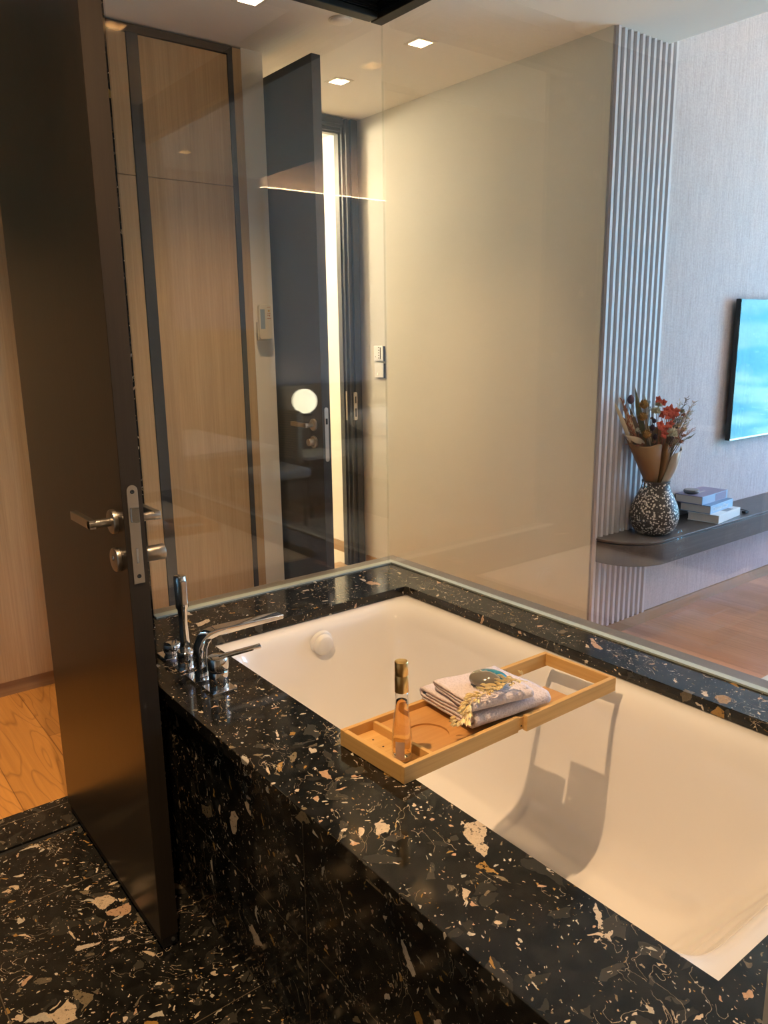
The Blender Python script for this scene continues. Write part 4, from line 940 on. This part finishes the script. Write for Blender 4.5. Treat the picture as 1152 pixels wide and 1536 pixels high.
b = nb(); box(b, 2.84, 3.245, 1.44, 1.80, 0.12, 0.46); obj('cabinet', b, M['shelf'], t, bevel=0.003); b = nb(); box(b, 2.83, 3.247, 1.43, 1.81, 0.461, 0.485); obj('top', b, M['white_paint'], t, bevel=0.003)
for x in (2.87, 3.21):
    for y in (1.47, 1.77): b = nb(); box(b, x-0.012, x+0.012, y-0.012, y+0.012, 0, 0.119); obj('leg', b, M['tvbody'], t)
t = thing('bed', 'wide bed with white linen and a taupe base', 'bed', (2.3, 2.85, 0))
b = nb(); box(b, 1.30, 3.24, 1.86, 3.80, 0.0125, 0.30); obj('base', b, M['grey_uph'], t, bevel=0.01)
b = nb(); box(b, 1.31, 3.235, 1.88, 3.78, 0.301, 0.54); obj('mattress', b, M['linen'], t, bevel=0.05, seg=5, smooth=False)
b = nb()
nx, ny = 24, 24; g = [[b.verts.new((1.27 + 1.45*i/nx, 1.83 + 2.0*j/ny, 0.575 + 0.012*noise.noise(Vector((i*.5, j*.5, 0))) - (0.22 if j in (0, ny) or i == 0 else 0.03 if j in (1, ny-1) or i == 1 else 0))) for j in range(ny+1)] for i in range(nx+1)]
for i in range(nx):
    for j in range(ny): b.faces.new((g[i][j], g[i+1][j], g[i+1][j+1], g[i][j+1]))
obj('duvet', b, M['linen'], t, smooth=True).modifiers.new('th', 'SOLIDIFY').thickness = 0.02
for y, lab in ((2.30, 'white pillow nearest the globe lamp'), (3.25, 'white pillow at the window side of the bed')):
    t = thing('pillow', lab, 'pillow', (2.98, y, 0.60), (0, math.radians(-12), 0), group='bed pillows')
    b = nb(); bmesh.ops.create_icosphere(b, subdivisions=4, radius=1)
    for v_ in b.verts:
        c = v_.co; v_.co = Vector((0.21*math.copysign(abs(c.x)**0.6, c.x), 0.34*math.copysign(abs(c.y)**0.6, c.y), 0.085*c.z + 0.10))
    obj('cushion', b, M['linen'], t, local=True, smooth=True)
t = thing('rug', 'pale rug on the bedroom floor beside the bed', 'rug', (1.8, 2.6, 0)); b = nb(); box(b, 0.830, 2.78, 1.262, 4.2, 0.0005, 0.012); obj('pile', b, mat('rug_white', (0.62, 0.60, 0.56), 0.95), t)
dk = thing('desk', 'white topped desk in the corner behind the tub wall', 'desk', (2.7, 0.4, 0))
b = nb(); box(b, 2.08, 3.325, 0.055, 0.745, 0.69, 0.72); obj('top', b, M['white_paint'], dk, bevel=0.004)
b = nb(); box(b, 2.12, 3.32, 0.065, 0.70, 0.60, 0.688); obj('apron', b, M['oak'], dk)
for x in (2.15, 3.28):
    for y in (0.09, 0.70): b = nb(); box(b, x-0.02, x+0.02, y-0.02, y+0.02, 0.0, 0.688); obj('leg', b, M['bronze'], dk)
ch = thing('rattan_chair', 'chair with a woven rattan back at the white desk', 'chair', (2.75, 1.0, 0.012))
ratt = mat('rattan_weave', (0.42, 0.27, 0.14), 0.6); n = N(ratt); wv_ = n.n('ShaderNodeTexWave'); wv_.bands_direction = 'Z'; wv_.inputs['Scale'].default_value = 18; n.l(n.coord(), wv_.inputs['Vector'])
n.color(n.ramp(wv_.outputs['Fac'], [(0.3, (0.16, 0.10, 0.05)), (0.6, (0.50, 0.34, 0.18))]))
b = nb(); box(b, 2.50, 3.00, 0.80, 1.25, 0.40, 0.47); obj('seat', b, M['linen'], ch, bevel=0.02)
rows = [[(2.75 + 0.27*math.sin(a), 1.02 + 0.27*math.cos(a), z) for a in [-1.1+2.2*i/16 for i in range(17)]] for z in (0.50, 0.62, 0.74, 0.86)]
o = obj('backrest', sheet_patch(rows), ratt, ch, smooth=True); o.modifiers.new('th', 'SOLIDIFY').thickness = 0.02
for x in (2.54, 2.96):
    for y in (0.84, 1.21): b = nb(); cyl(b, (x, y, 0.012), (x, y, 0.40), 0.014, n=14); obj('leg', b, M['bronze'], ch)
for s_, lab in ((0.50, 'left sheer curtain in front of the bedroom window'), (2.55, 'right sheer curtain in front of the bedroom window')):
    t = thing('curtain', lab, 'curtain', (s_+0.25, 4.52, 0), group='sheer curtains'); rows = []
    for z in (0.02, 1.3, Z2-0.03): rows.append([(s_ + 0.45*i/60, 4.50 + 0.030*math.sin(i*0.9), z) for i in range(61)])
    o = obj('cloth', sheet_patch(rows), mat('sheer', (0.62, 0.66, 0.70), 0.9, trans=0.0), t, smooth=True); o.modifiers.new('th', 'SOLIDIFY').thickness = 0.002
